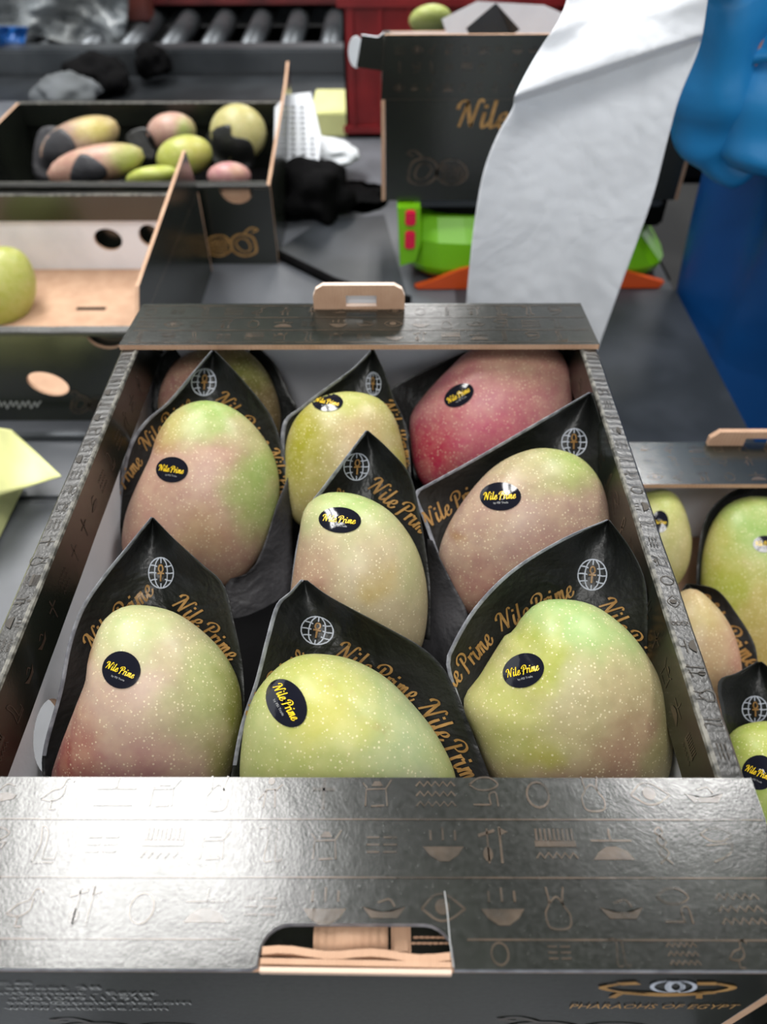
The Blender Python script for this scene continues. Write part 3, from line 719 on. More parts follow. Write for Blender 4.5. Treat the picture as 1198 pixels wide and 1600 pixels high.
m1 = mango('pink and green mango, red at its lower left, nearest the front flap at left',
  [(215, 946), (262, 955), (305, 982), (345, 1022), (370, 1068), (377, 1120), (368, 1175), (350, 1228), (300, 1262), (210, 1275), (120, 1262), (86, 1222), (100, 1165), (130, 1095), (148, 1050), (150, 1010), (165, 968), (188, 950)],
  .194, .031, ((204, 172, 152), [(.75, .4, .5, .7, (166, 190, 104), .7), (-.05, .95, .8, .45, (190, 204, 134), .85), (-.1, -.55, .9, .55, (178, 112, 116), .95), (-.8, -.45, .6, .8, (150, 54, 50), .98), (1.0, -.1, .28, .9, (128, 138, 26), .9), (-.6, .62, .25, .25, (170, 116, 60), .7), (-.35, -.15, .25, .4, (186, 116, 100), .6)]),
  sticker=((190, 1047), 30, 29, 22, 22), tex_seed=1, group=G9)
m2 = mango('yellow-green mango in the middle nearest the wide front flap, sticker turned steeply',
  [(490, 1024), (545, 1033), (600, 1062), (645, 1105), (685, 1155), (712, 1215), (705, 1262), (640, 1290), (540, 1300), (440, 1292), (386, 1262), (376, 1212), (380, 1150), (387, 1112), (402, 1078), (430, 1046), (458, 1029)],
  .194, .033, ((180, 190, 118), [(-.2, .6, .5, .45, (206, 202, 84), .85), (.55, .2, .45, .9, (178, 196, 148), .7), (.6, -.3, .3, .35, (190, 196, 170), .6), (-.4, -.2, .6, .6, (182, 188, 98), .6), (-.6, .8, .4, .3, (176, 188, 70), .5)]),
  sticker=((448, 1099), 40, 29, 60, 60), tex_seed=2, group=G9)
m3 = mango('large green mango with brownish lower side, nearest the front flap at right',
  [(875, 937), (925, 945), (975, 980), (1013, 1030), (1036, 1085), (1046, 1140), (1042, 1200), (1018, 1245), (950, 1272), (860, 1275), (792, 1252), (765, 1212), (745, 1160), (724, 1100), (750, 1060), (775, 1020), (793, 993), (804, 989), (818, 966), (843, 943)],
  .194, .033, ((190, 178, 128), [(.0, .85, .8, .45, (166, 202, 118), .95), (-.65, .1, .45, .55, (196, 200, 104), .85), (.4, -.25, .6, .6, (176, 136, 112), .95), (-.1, -.65, .9, .42, (178, 136, 114), .95), (.85, -.2, .3, .6, (150, 150, 92), .6), (-.35, .55, .22, .3, (176, 186, 40), .7), (-.5, -.3, .25, .2, (180, 178, 50), .6)]),
  sticker=((818, 1048), 33, 26, -14, -22), tex_seed=3, group=G9)
m4 = mango('long pinkish mango with green crown and cut marks in the left middle of the carton',
  [(320, 626), (362, 637), (400, 668), (428, 715), (436, 770), (425, 830), (400, 880), (368, 912), (320, 925), (260, 922), (215, 903), (194, 862), (198, 810), (215, 765), (240, 715), (252, 675), (278, 640)],
  .190, .032, ((202, 158, 138), [(.2, .95, .8, .42, (160, 194, 96), .95), (.85, .15, .42, .8, (160, 190, 92), .9), (-.3, .7, .35, .25, (180, 176, 60), .6), (-.6, -.6, .6, .5, (192, 134, 124), .7), (.2, -.35, .4, .3, (196, 158, 104), .5), (-.45, .55, .25, .15, (170, 112, 70), .6)]),
  sticker=((269, 734), 25, 20, 8, 0), tex_seed=4, group=G9)
m5 = mango('pale green and beige mango in the centre of the carton under a crooked paper tip',
  [(520, 769), (565, 775), (610, 800), (645, 845), (663, 895), (668, 950), (660, 1005), (640, 1035), (590, 1055), (520, 1050), (470, 1015), (452, 960), (458, 900), (466, 850), (474, 800), (492, 778)],
  .194, .031, ((200, 182, 144), [(-.1, .95, 1.0, .45, (174, 202, 116), .95), (.8, .4, .4, .7, (190, 196, 126), .7), (-.7, -.1, .5, .7, (186, 134, 116), .8), (-.1, -.7, .5, .35, (196, 140, 132), .7), (.25, .15, .3, .28, (196, 168, 82), .6), (-.55, -.0, .12, .15, (140, 84, 40), .5)]),
  sticker=((531, 813), 33, 20, 6, 4), tex_seed=5, group=G9)
m6 = mango('dusty pink mango with green shoulder in the right middle of the carton',
  [(850, 700), (900, 712), (933, 745), (948, 790), (950, 840), (928, 895), (880, 940), (800, 968), (745, 965), (715, 945), (697, 912), (685, 872), (697, 828), (726, 780), (765, 735), (805, 710)],
  .192, .031, ((184, 150, 132), [(.5, .85, .7, .45, (166, 190, 92), .9), (-.1, .8, .6, .4, (178, 172, 118), .7), (-.5, -.7, .7, .5, (194, 128, 118), .8), (.2, -.2, .6, .3, (184, 136, 126), .6), (-.75, .0, .12, .12, (160, 110, 50), .6)]),
  sticker=((782, 776), 32, 22, -3, 0), tex_seed=6, group=G9)
m7 = mango('olive-yellow mango behind the centre one, near the grey back panel',
  [(545, 612), (590, 622), (615, 650), (628, 690), (636, 740), (630, 790), (600, 825), (530, 835), (468, 820), (447, 780), (445, 722), (450, 682), (467, 648), (500, 622)],
  .186, .029, ((192, 178, 112), [(-.7, .3, .5, .9, (170, 166, 22), .9), (.1, .9, .8, .4, (190, 196, 96), .85), (.25, .1, .5, .5, (198, 162, 120), .8), (.9, .2, .2, .8, (176, 170, 50), .8), (-.3, -.6, .4, .4, (196, 150, 116), .5)]),
  sticker=((512, 629), 24, 14, 10, 0), tex_seed=7, group=G9)
m8 = mango('rosy magenta mango in the far right corner of the carton under the back flap',
  [(790, 534), (840, 536), (875, 552), (890, 590), (892, 640), (872, 700), (820, 742), (740, 762), (672, 764), (649, 735), (641, 690), (641, 650), (662, 618), (700, 577), (738, 545)],
  .184, .031, ((200, 116, 124), [(.3, .8, .9, .6, (190, 144, 122), .9), (-.75, -.55, .7, .6, (196, 30, 70), .95), (-.1, -.35, .7, .4, (224, 96, 124), .8), (-.5, .2, .3, .3, (206, 110, 110), .6), (.8, .1, .3, .6, (188, 146, 134), .6)]),
  sticker=((717, 618), 25, 16, -30, -30), tex_seed=8, group=G9)
m9 = mango('shaded pink and olive mango in the far left corner behind a tall paper',
  [(345, 540), (385, 548), (415, 578), (434, 622), (438, 668), (420, 712), (340, 728), (265, 700), (248, 640), (258, 592), (288, 556)],
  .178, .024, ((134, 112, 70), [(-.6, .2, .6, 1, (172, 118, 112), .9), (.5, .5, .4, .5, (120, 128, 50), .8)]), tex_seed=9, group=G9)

wrap('black paper with a pointed tip behind the red-based mango at the front left', m1,
  [(236, 808), (200, 852), (163, 897), (127, 950), (106, 1008), (92, 1080), (66, 1180), (72, 1240)],
  [(240, 809), (275, 845), (315, 881), (350, 915), (366, 975), (380, 1050), (380, 1150), (366, 1240)],
  texts=[((270, 946), (360, 1034)), ((146, 1018), (243, 925))], globes=[((252, 895), 20, 24, 0)], seed=1)
wrap('black paper with a dog-eared corner behind the yellow-green front mango', m2,
  [(470, 906), (452, 926), (431, 946), (415, 1000), (398, 1066), (374, 1140), (356, 1240)],
  [(480, 907), (516, 933), (590, 973), (662, 1014), (700, 1056), (732, 1130), (775, 1240)],
  texts=[((523, 1026), (644, 1098)), ((654, 1106), (734, 1236)), ((396, 1134), (478, 1024))], globes=[((495, 985), 26, 22, 10)], seed=2)
wrap('black paper curving up to a corner behind the large green front mango at the right', m3,
  [(948, 812), (880, 841), (800, 890), (742, 948), (704, 1012), (698, 1045), (722, 1120), (758, 1240)],
  [(952, 813), (985, 858), (1008, 910), (1014, 985), (1024, 1050), (1044, 1120), (1052, 1240)],
  texts=[((783, 986), (898, 929)), ((690, 1098), (772, 1000)), ((936, 948), (1012, 1052))], globes=[((925, 898), 23, 24, 5)], seed=3)
wrap('tall black paper behind the long pinkish mango, reaching the back flap', m4,
  [(330, 548), (300, 583), (262, 628), (225, 660), (200, 700), (186, 765), (180, 830), (168, 900)],
  [(336, 548), (382, 597), (422, 648), (441, 700), (451, 760), (449, 820), (440, 860), (425, 900)],
  texts=[((229, 704), (303, 632)), ((166, 800), (224, 722)), ((337, 626), (412, 702)), ((417, 706), (446, 796))], globes=[((318, 597), 20, 21, 0)],
  folds=[([(432, 790), (410, 858), (388, 896), (350, 912), (345, 980), (355, 1060), (360, 1140)], [(452, 740), (456, 800), (457, 850), (458, 900), (455, 960), (440, 1030), (415, 1110)], .012, -.004, .0)], seed=4, c=.024)
wrap('black paper with a bent tip rising behind the centre mango', m5,
  [(571, 673), (540, 714), (505, 760), (478, 798), (464, 850), (456, 905), (450, 970)],
  [(575, 673), (607, 702), (640, 742), (655, 800), (665, 860), (672, 920), (672, 1000)],
  texts=[((575, 764), (668, 842)), ((470, 862), (540, 770))], globes=[((556, 729), 20, 21, 0)], seed=5)
wrap('wide black paper, straight pale edge, between the rosy mango and the dusty pink one', m6,
  [(920, 613), (830, 665), (740, 717), (656, 763), (646, 770), (649, 784), (662, 815), (684, 876), (716, 955)],
  [(925, 614), (944, 680), (961, 760), (975, 830), (984, 880), (982, 920), (960, 960)],
  texts=[((666, 827), (766, 763))], globes=[((897, 691), 20, 21, 0)],
  folds=[([(668, 842), (668, 880), (668, 920), (666, 960), (655, 1005), (670, 1060)], [(676, 845), (688, 874), (708, 914), (731, 962), (722, 1000), (712, 1060)], -.004, .014, .0)], seed=6, edge_w=.04)
wrap('dark paper peak behind the olive-yellow mango at the back', m7,
  [(580, 546), (550, 576), (510, 605), (470, 636), (441, 664), (440, 740), (444, 800)],
  [(584, 546), (600, 580), (615, 622), (632, 660), (640, 710), (642, 760), (640, 800)],
  globes=[((584, 600), 12, 18, 0)], texts=[((595, 632), (634, 730))], seed=7, c=.022, k=.016)
wrap('black paper around the rosy mango in the far right corner', m8,
  [(750, 540), (690, 566), (640, 590), (606, 613), (622, 645), (638, 690), (648, 750)],
  [(890, 536), (902, 570), (908, 610), (908, 650), (905, 690), (890, 730), (860, 760)], seed=8, c=.02, k=.014, b=0, edge='none')
wrap('black paper bunched in the far left corner beside the shaded mango', m9,
  [(262, 545), (236, 572), (232, 610), (238, 650), (225, 690), (232, 730)],
  [(400, 540), (430, 570), (452, 615), (470, 650), (462, 690), (440, 720)], seed=9, c=.018, k=.012, b=0, edge='none')

# ================================================================== carton on the right
right = carton('carton', 'lower dark carton on the right, its mangoes seen past the front carton', T(.180+.15, -.035, 0), front=None, back='flat', bl=.045)
RB = right['root']; ry = .365
lay('printed_symbols', symbol_rows(.18, .46, [ry-.042, ry-.026, ry-.012], .010, .018, 2), flat_fn(.1039), M['ink_brown'], right['flap1'])
a0, a1, zt = at_y(1103, 690, ry), at_y(1255, 690, ry), at_y(1150, 670, ry).z
panel('handle_tab', [[(a0.x, .0985), (a1.x, .0985), (a1.x, zt-.006), (a1.x-.006, zt), (a0.x+.006, zt), (a0.x, zt-.006)], rect(at_y(1158, 690, ry).x, .103, at_y(1198, 690, ry).x, zt-.006)], .004,
      frame_m((0, ry, 0), (1, 0, 0), (0, 0, 1), (0, -1, 0)), [M['kraft'], M['print'], M['kraft']], RB)
GR = 'mangoes in the right carton'
r1 = mango('green-yellow mango with a sticker half hidden behind the front carton right rim',
  [(1030, 764), (1055, 775), (1070, 810), (1076, 850), (1066, 895), (1040, 925), (1000, 930), (975, 890), (975, 830), (995, 780)], .088, .027, ((196, 190, 118), [(.0, .8, .9, .4, (184, 196, 96), .8), (.6, -.2, .4, .6, (204, 186, 128), .7)]), sticker=((1031, 815), 13, 17, 0, 0), tex_seed=11, group=GR)
r2 = mango('big green-yellow mango at the right edge of the photo',
  [(1190, 776), (1240, 782), (1290, 830), (1310, 910), (1300, 1000), (1250, 1050), (1180, 1058), (1125, 1020), (1102, 950), (1098, 890), (1108, 835), (1130, 795), (1160, 778)], .088, .03, ((196, 184, 92), [(-.3, .7, .7, .6, (152, 190, 92), .95), (-.8, .0, .3, .4, (170, 184, 50), .8), (-.3, -.5, .6, .6, (204, 176, 98), .7)]), sticker=((1194, 850), 18, 13, 0, 0), tex_seed=12, group=GR)
r3 = mango('peach pink mango squeezed between the right rim and a black paper reading Prime',
  [(1080, 920), (1110, 940), (1135, 975), (1150, 1020), (1152, 1060), (1130, 1100), (1080, 1115), (1030, 1090), (1020, 1010), (1040, 950)], .092, .024, ((206, 172, 128), [(.7, -.2, .5, 1, (204, 138, 118), .8), (-.2, .6, .6, .4, (206, 188, 120), .7)]), tex_seed=13, group=GR)
r4 = mango('bright green mango at the lower right edge with a sticker',
  [(1190, 1130), (1240, 1138), (1290, 1190), (1300, 1270), (1270, 1340), (1210, 1365), (1160, 1340), (1135, 1270), (1132, 1200), (1148, 1148)], .096, .027, ((164, 184, 88), [(-.3, .8, .7, .4, (186, 196, 78), .8), (-.5, -.4, .5, .6, (140, 176, 84), .7)]), sticker=((1186, 1207), 27, 27, 22, 20), tex_seed=14, group=GR)
gp = 'black wrapping papers in the right carton'
wrap('black paper lettered Prime between the peach pink and the big green-yellow mango', r3,
  [(1072, 912), (1062, 930), (1050, 980), (1045, 1040), (1050, 1100)], [(1080, 912), (1120, 922), (1150, 958), (1178, 1005), (1185, 1050)], texts=[((1082, 945), (1172, 1046))], seed=11, c=.02, k=.008, group=gp, edge='none')
wrap('black paper with a globe mark behind the bright green mango at the right edge', r4,
  [(1182, 1034), (1150, 1052), (1122, 1066), (1128, 1120), (1138, 1200), (1150, 1300)], [(1190, 1034), (1220, 1060), (1260, 1100), (1290, 1150), (1310, 1250), (1300, 1320)], globes=[((1178, 1108), 20, 20, 0)], seed=12, c=.024, group=gp, edge='none')
wrap('shaded black paper behind the big green-yellow mango', r2,
  [(1160, 760), (1130, 776), (1102, 810), (1090, 870), (1088, 940), (1095, 1000)], [(1230, 760), (1290, 790), (1320, 850), (1330, 920), (1325, 980), (1300, 1040)], seed=13, c=.024, group=gp, edge='none')

# ================================================================== empty carton on the left
xr_ = -.203; XL = T(xr_, .519, 0, 90)      # local y runs to the left along the table, local x is depth
# local x=+W/2 side faces ... rotation by 90 deg: local x -> +y world, local y -> -x world
def tap(px, py, x, ymid):
    p = at_x(px, py, x); return (max(-.15, min(.15, p.y-ymid)), p.z-.1)
def loc_left(px, py, yw):          # point on a wall at world y -> (distance from the right end, height)
    p = at_y(px, py, yw); return (xr_-p.x, p.z)
yf, yb_ = .519, .819
XL = Matrix.Translation((xr_, (yf+yb_)/2, 0)) @ Matrix.Rotation(math.radians(90), 4, 'Z')
hb = [loc_left(167, 378, yb_-.01), loc_left(232, 372, yb_-.01)]; hf = [loc_left(75, 600, yf), loc_left(165, 527, yf)]
fr_loop = [(0, 0), (.4, 0), (.4, .096)]
cxn = hf[1][0]; fr_loop += [(cxn+.017*math.cos(a), .1-.017*math.sin(a)*.95) for a in [math.pi*i/10 for i in range(1, 10)]]+[(0, .096)]
fr_loop = [(0, 0), (.4, 0), (.4, .096), (cxn+.017, .096)]+[(cxn+.017*math.cos(a), .096-.013*math.sin(a)) for a in [math.pi*i/10 for i in range(1, 10)]]+[(cxn-.017, .096), (0, .096)]
left = carton('carton', 'empty carton with white lining and round holes on the left, one mango inside', XL,
   front='up', back=None, up_poly=[(-.15, 0), (.15, 0), tap(290, 235, xr_, .669), tap(217, 447, xr_, .669)], side_loops=([fr_loop, disc(hf[0][0], hf[0][1], .019, .013, a=.3)], [rect(0, 0, .4, .096), disc(hb[0][0], hb[0][1], .017, .014), disc(hb[1][0], hb[1][1], .013, .014)]))
for px, py, L_ in ((145, 482, .03),):
    p = at_z(px, py, .0045); boxo('slot', p.x-L_/2-.004, p.x+L_/2, p.y-.003, p.y+.003, .0041, .0046, M['black'], left['root'], bev=0)
lay('mango_drawing', MPR, lambda a, b: at_y(*px_oval((140, 632), 30, 22)(a, b), yf-.0006), M['ink_brown'], left['side0'])
k = Ink().stroke([(i*.25, .3+.28*math.sin(i*2.1)+.1*math.sin(i*5.3)) for i in range(26)], .16, 4); L_ = 6.25      # pale script too blurred to read
lay('lettering', k, lambda a, b: at_y(a/L_*78-14, 637-b*17, yf-.0006), M['ink_dim'], left['side0'])
mango('round green-yellow mango inside the empty white-lined carton at the left edge',
  [(5, 385), (35, 395), (52, 430), (50, 470), (30, 502), (0, 515), (-40, 510), (-75, 480), (-80, 430), (-50, 395)], .07, .036, ((182, 190, 84), [(-.1, .7, .8, .5, (196, 204, 110), .8), (.2, -.6, .7, .5, (160, 178, 60), .7)]), e=32, tex_seed=20)

# ================================================================== mango carton at the upper left
xm_ = -.121; XM = Matrix.Translation((xm_, .835+.15, 0)) @ Matrix.Rotation(math.radians(90), 4, 'Z')
cn = xm_-at_y(368, 290, .835).x
fr_loop = [(0, 0), (.4, 0), (.4, .096), (cn+.02, .096)]+[(cn+.02*math.cos(a), .096-.018*math.sin(a)) for a in [math.pi*i/10 for i in range(1, 10)]]+[(cn-.02, .096), (0, .096)]
far = carton('carton', 'filled carton of mangoes standing behind the empty one at the upper left', XM, front='up', back=None, up_poly=[(-.15, 0), (.15, 0), (.15, .05), (.1, .036)], side_loops=([fr_loop], None), inner='print', floor_mat='black')
lay('mango_drawing', MPR, lambda a, b: at_y(*px_oval((360, 383), -42, 28)(a, b), .8345), M['ink_gold'], far['side0'])
boxo('kraft_patch', at_y(347, 300, .84).x, at_y(390, 300, .84).x, .8405, .8415, .07, .098, M['kraft'], far['root'], bev=0)
GF = 'mangoes in the upper left carton'
def ell(c, rx, ry, a): return disc(c[0], c[1], rx, ry, 14, math.radians(a))
def far_mango(label, c, rx, ry, a, z, col, patches, e=30, T_=.028):
    return mango(label, ell(c, rx, ry, a), z, T_, (col, patches), e=e, tip=c, tex_seed=c[0]*.1, n=40, K=16, group=GF)
fz = .082
f1 = far_mango('yellow-tipped mango half covered by dark paper, leftmost in the upper left carton', (125, 222), 66, 34, -25, fz, (176, 140, 124), [(.6, .5, .6, .8, (206, 190, 88), .9)])
f2 = far_mango('pink mango with a yellow-green end in the front of the upper left carton', (150, 258), 78, 30, -14, fz+.005, (204, 152, 136), [(.75, .2, .4, 1.2, (176, 190, 84), .9)])
f3 = far_mango('pink and green mango at the middle back of the upper left carton', (268, 206), 38, 30, -10, fz, (204, 156, 144), [(.7, -.1, .45, 1, (164, 186, 88), .9)])
f4 = far_mango('rounded yellow-green mango in the middle of the upper left carton', (288, 244), 44, 32, -15, fz+.006, (190, 198, 84), [(.6, .2, .5, .8, (206, 200, 90), .8)])
f5 = far_mango('low yellow-green mango against the front wall of the upper left carton', (238, 276), 42, 16, -10, fz-.002, (190, 204, 80), [], T_=.022)
f6 = far_mango('yellow mango under dark paper at the right of the upper left carton', (372, 208), 44, 46, -20, fz, (196, 188, 118), [(.2, .7, .6, .4, (206, 198, 120), .7)])
f7 = far_mango('small-looking pink mango at the lower right of the upper left carton', (358, 275), 34, 22, 0, fz+.001, (208, 142, 148), [(.5, .2, .5, .7, (210, 160, 132), .8)], T_=.022)
def scrap(label, mg, poly, w0, name='wrapping_paper', group='dark papers in the upper left carton', mat='paper'):
    """folded paper lying over a mango"""
    c = np.mean(np.array(poly), 0); bv = bvh_of(mg.o); P = smooth_line(poly, 4, True); V = []; rings = 7
    def pt(q):
        pl = at_plane(q[0], q[1], mg.P0+mg.W*w0, mg.W); d = ray(q[0], q[1]); h, n_, i_, ds = bv.ray_cast(CAM, d)
        if h is not None:
            hh = h-d*.0016
            if (hh-CAM).length < (pl-CAM).length: return hh
        return pl
    V.append(pt(c)); n = len(P)
    for r in range(1, rings+1):
        for p in P: V.append(pt(c+(p-c)*r/rings))
    Fs = [[0, 1+k, 1+(k+1) % n] for k in range(n)]
    for r in range(rings-1):
        for k in range(n): a_ = 1+r*n; Fs.append([a_+k, a_+n+k, a_+n+(k+1) % n, a_+(k+1) % n])
    return tag(obj(name, V, Fs, M[mat], smooth=True, solid=.0004), label, 'wrapping paper', group)
scrap('grey-black paper over the leftmost mango of the upper left carton', f1, [(60, 205), (95, 200), (118, 228), (108, 262), (80, 280), (52, 270)], .0, mat='paper_grey')
scrap('grey-black paper triangle across the pink mango of the upper left carton', f2, [(126, 240), (165, 262), (158, 282), (110, 284)], .01, mat='paper_grey')
scrap('black paper between the middle mangoes of the upper left carton', f3, [(228, 200), (242, 225), (240, 250), (215, 240), (196, 218), (205, 205)], .0)
scrap('black pointed paper over the yellow mango of the upper left carton', f6, [(322, 212), (358, 194), (362, 212), (392, 222), (394, 262), (340, 262)], .004)

# ================================================================== scale with a carton on it
sy = .78; p0 = at_z(628, 448, 0); x0s, x1s = at_y(627, 440, sy).x, at_y(1045, 440, sy).x
sc = empty('weighing_scale', ((x0s+x1s)/2, sy+.12, 0)); tag(sc, 'lime green and orange weighing scale behind the front carton', 'scale')
def loft_box(secs, mat, name, bev=.006):
    """rounded frustum from sections (z, x0, x1, y0, y1)"""
    V, Fs = [], []; n = 24
    for (z, a, b, c, d) in secs:
        r = .03
        for k in range(n):
            t_ = 2*math.pi*(k+.5)/n; cx, cyy = math.cos(t_), math.sin(t_); e_ = .35
            V.append(((a+b)/2+(b-a)/2*math.copysign(abs(cx)**e_, cx), (c+d)/2+(d-c)/2*math.copysign(abs(cyy)**e_, cyy), z))
    for i in range(len(secs)-1):
        for k in range(n): Fs.append([i*n+k, i*n+(k+1) % n, (i+1)*n+(k+1) % n, (i+1)*n+k])
    Fs.append(list(range(n))[::-1]); Fs.append([(len(secs)-1)*n+k for k in range(n)])
    return obj(name, V, Fs, mat, sc)
loft_box([(0, x0s+.03, x1s-.03, sy+.01, sy+.24), (.006, x0s+.014, x1s-.014, sy+.004, sy+.25), (.02, x0s+.008, x1s-.01, sy, sy+.25)], M['orange'], 'base')
loft_box([(.014, x0s+.006, x1s-.002, sy-.004, sy+.255), (.024, x0s+.001, x1s, sy-.008, sy+.256), (.056, x0s, x1s-.03, sy-.006, sy+.254), (.078, x0s+.004, x1s-.06, sy+.016, sy+.245)], M['green'], 'body')
loft_box([(.074, x0s+.02, x1s-.07, sy+.022, sy+.24), (.096, x0s+.02, x1s-.07, sy+.022, sy+.235)], M['black_plastic'], 'load_neck')
V, Fs, K_ = panel_vf([[(x0s-.002, .03), (x0s+.016, .036), (x0s+.022, .06), (x0s+.02, .1), (x0s-.006, .1)]], .05)
obj('side_cheek', [(v.x, sy-.008+v.z, v.y) for v in V], Fs, M['green'], sc)
for za_, zb_ in ((.052, .074), (.08, .098)):
    V, Fs = box_vf(x0s+.003, x0s+.015, sy-.012, sy-.006, za_, zb_, None, .002); obj('magenta_key', V, Fs, M['pink'], sc)
lp = [(x0s+.016, .004), (x0s+.04, .012), (x0s+.07, .026), (x0s+.11, .036), (x0s+.16, .038), (x1s-.09, .034), (x1s-.05, .02), (x1s-.01, .009), (x1s-.015, .002), (x0s+.02, .001)]
V, Fs, K_ = panel_vf([lp], .008); obj('orange_sweep', [(v.x, sy-.012+v.z, v.y+.001) for v in V], Fs, M['orange'], sc)
boxo('display_column', x1s-.075, x1s-.008, sy+.05, sy+.22, .05, .1, M['black_plastic'], sc, bev=.004)
boxo('weighing_plate', x0s+.01, x1s-.03, sy+.005, sy+.26, .094, .102, M['steel'], sc, bev=.003)
xb0 = at_y(596, 300, sy+.005).x; WB = .335
wb = carton('carton', 'dark carton standing on the green scale, lettered in gold beside the white sheet', T(xb0+WB/2, sy+.006, .1025), W=WB, D=.26, H=.105, front='up', back=None, fl=.058)
yb2 = sy+.006-.0008
lay('gold_lettering', NILE, lambda a, b: at_y(*px_line((716, 198), (905, 203), NILE_L)(a, b), yb2), M['ink_gold'], wb['end0'])
lay('mango_drawing', MPR, lambda a, b: at_y(*px_oval((684, 268), 48, 34)(a, b), yb2), M['ink_brown'], wb['end0'])
tp = at_y(600, 80, yb2+.003); panel('side_tab', [[(tp.x-.028, tp.z-.014), (tp.x, tp.z-.018), (tp.x, tp.z+.016), (tp.x-.006, tp.z+.012), (tp.x-.022, tp.z+.014)]], .003, frame_m((0, tp.y+.003, 0), (1, 0, 0), (0, 0, 1), (0, -1, 0)), [M['print'], M['white_board'], M['white_board']], wb['root'])
panel('side_tab', [disc(tp.x-.028, tp.z-.002, .008, .014)], .002, frame_m((0, tp.y+.006, 0), (1, 0, 0), (0, 0, 1), (0, -1, 0)), [M['white_paper']]*3, wb['root'])
ks = symbol_rows(xb0+.012, xb0+WB-.01, [.1+.114, .1+.132, .1+.148], .010, .0165, 0)
lay('printed_symbols', ks, lambda a, b: (a, yb2, b), M['ink_brown'], wb['flap0'])
mango('green mango top peeking over the rear of the carton on the scale', ell((672, 30), 34, 20, -8), .2, .03, ((176, 190, 96), []), e=30, tip=(672, 30), tex_seed=31, n=40, K=16)
pk = [at_y(x, y, sy+.13) for x, y in ((728, 44), (776, 8), (812, 46), (800, 60), (735, 60))]
tag(obj('wrapping_paper', [(p.x, p.y+.01*(i % 2), p.z) for i, p in enumerate(pk)], [[0, 1, 4], [1, 2, 3], [1, 3, 4]], M['paper'], solid=.0004), 'black paper peak sticking out of the carton on the scale', 'wrapping paper')
q = [at_y(x, y, sy+.2) for x, y in ((690, 30), (745, 2), (850, 8), (900, 30), (905, 60), (700, 60))]
tag(obj('liner_paper', [(p.x, p.y, p.z) for p in q], [[0, 1, 5], [1, 2, 5], [2, 4, 5], [2, 3, 4]], M['white_paper'], solid=.0004), 'white liner paper at the rear of the carton on the scale', 'paper')

# black crate beyond the scale
pa, pb = at_y(950, 440, 1.08), at_y(1060, 440, 1.08)
V, Fs = join([box_vf(pa.x-.1, pb.x, 1.08, 1.09, 0, .25, None, .002), box_vf(pa.x-.1, pb.x, 1.3, 1.31, 0, .25, None, .002), box_vf(pa.x-.1, pa.x-.09, 1.09, 1.3, 0, .25), box_vf(pb.x-.01, pb.x, 1.09, 1.3, 0, .25), box_vf(pa.x-.1, pb.x, 1.08, 1.31, 0, .008), box_vf(pa.x-.106, pb.x+.006, 1.074, 1.316, .24, .25)])
tag(obj('plastic_crate', V, Fs, M['black_plastic']), 'black plastic crate in shadow between the white sheet and the blue gown', 'crate')

# ================================================================== white sheet hanging in front of the scale
def sheet():
    Lp = smooth_line([(900, -60), (878, 20), (838, 85), (806, 145), (800, 170), (775, 215), (755, 270), (742, 340), (734, 410), (728, 480), (722, 560)], 10)
    Rp = smooth_line([(1112, -60), (1104, 10), (1092, 75), (1062, 150), (1045, 210), (1022, 300), (998, 370), (972, 440), (945, 515), (925, 570), (912, 600)], 10)
    V, Fs = [], []; nr, nc = 200, 60; L_, R_ = np.array(Lp), np.array(Rp)
    for i in range(nr+1):
        k = i/nr*(len(Lp)-1); a = int(min(k, len(Lp)-2)); f = k-a; l = L_[a]*(1-f)+L_[a+1]*f; r = R_[a]*(1-f)+R_[a+1]*f
        for j in range(nc+1):
            s = j/nc; p = l+(r-l)*s
            # fold running from the left notch up to the right
            d1 = (p[1]-(150-(p[0]-806)*.33)); fold = .034*math.exp(-(max(d1, -d1*.35)/16)**2)
            d2 = (p[1]-(60-(p[0]-850)*.30)); fold2 = -.016*math.exp(-(d2/34)**2)
            u1 = 1+d1/(70+40*s); fold = -.04*(u1*u1*(3-2*u1)) if -(70+40*s) < d1 <= 0 else (-.04*max(0, 1-d1/9) if d1 > 0 else 0)
            y = .545+.05*(1-i/nr)+fold*(.55+.45*(1-s))+fold2+.012*math.sin(s*3.1+.4)+.003*mnoise.noise(Vector((p[0]*.014, p[1]*.008, 2)))+.0007*mnoise.noise(Vector((p[0]*.05, p[1]*.05, 8)))
            if i > nr*.75: y -= .0
            V.append(at_y(p[0], p[1], y))
    for i in range(nr):
        for j in range(nc): a_ = i*(nc+1)+j; Fs.append([a_, a_+nc+1, a_+nc+2, a_+1])
    tag(obj('plastic_sheet', V, Fs, M['sheet'], smooth=True, solid=.0006), 'long white crumpled sheet hanging in front of the scale', 'sheet')
sheet()

# ================================================================== worker in a blue gown at the right edge
EB, WR, HD = at_y(1192, 205, .67), at_y(1146, -60, .63), at_y(1138, -112, .60)
body_pts = [((.62, .74, -.4), .13), ((.61, .73, .05), .13), ((.60, .72, .3), .14), ((.61, .72, .52), .10), ((.61, .72, .60), .055),
            (tuple(at_y(1320, 40, .70)), .01), (tuple(EB), .018), (tuple(WR), .019), (tuple(HD), .017)]
bm = bmesh.new(); vs = [bm.verts.new(p) for p, r in body_pts]
for a, b in ((0, 1), (1, 2), (2, 3), (3, 4), (3, 5), (5, 6), (6, 7), (7, 8)): bm.edges.new((vs[a], vs[b]))
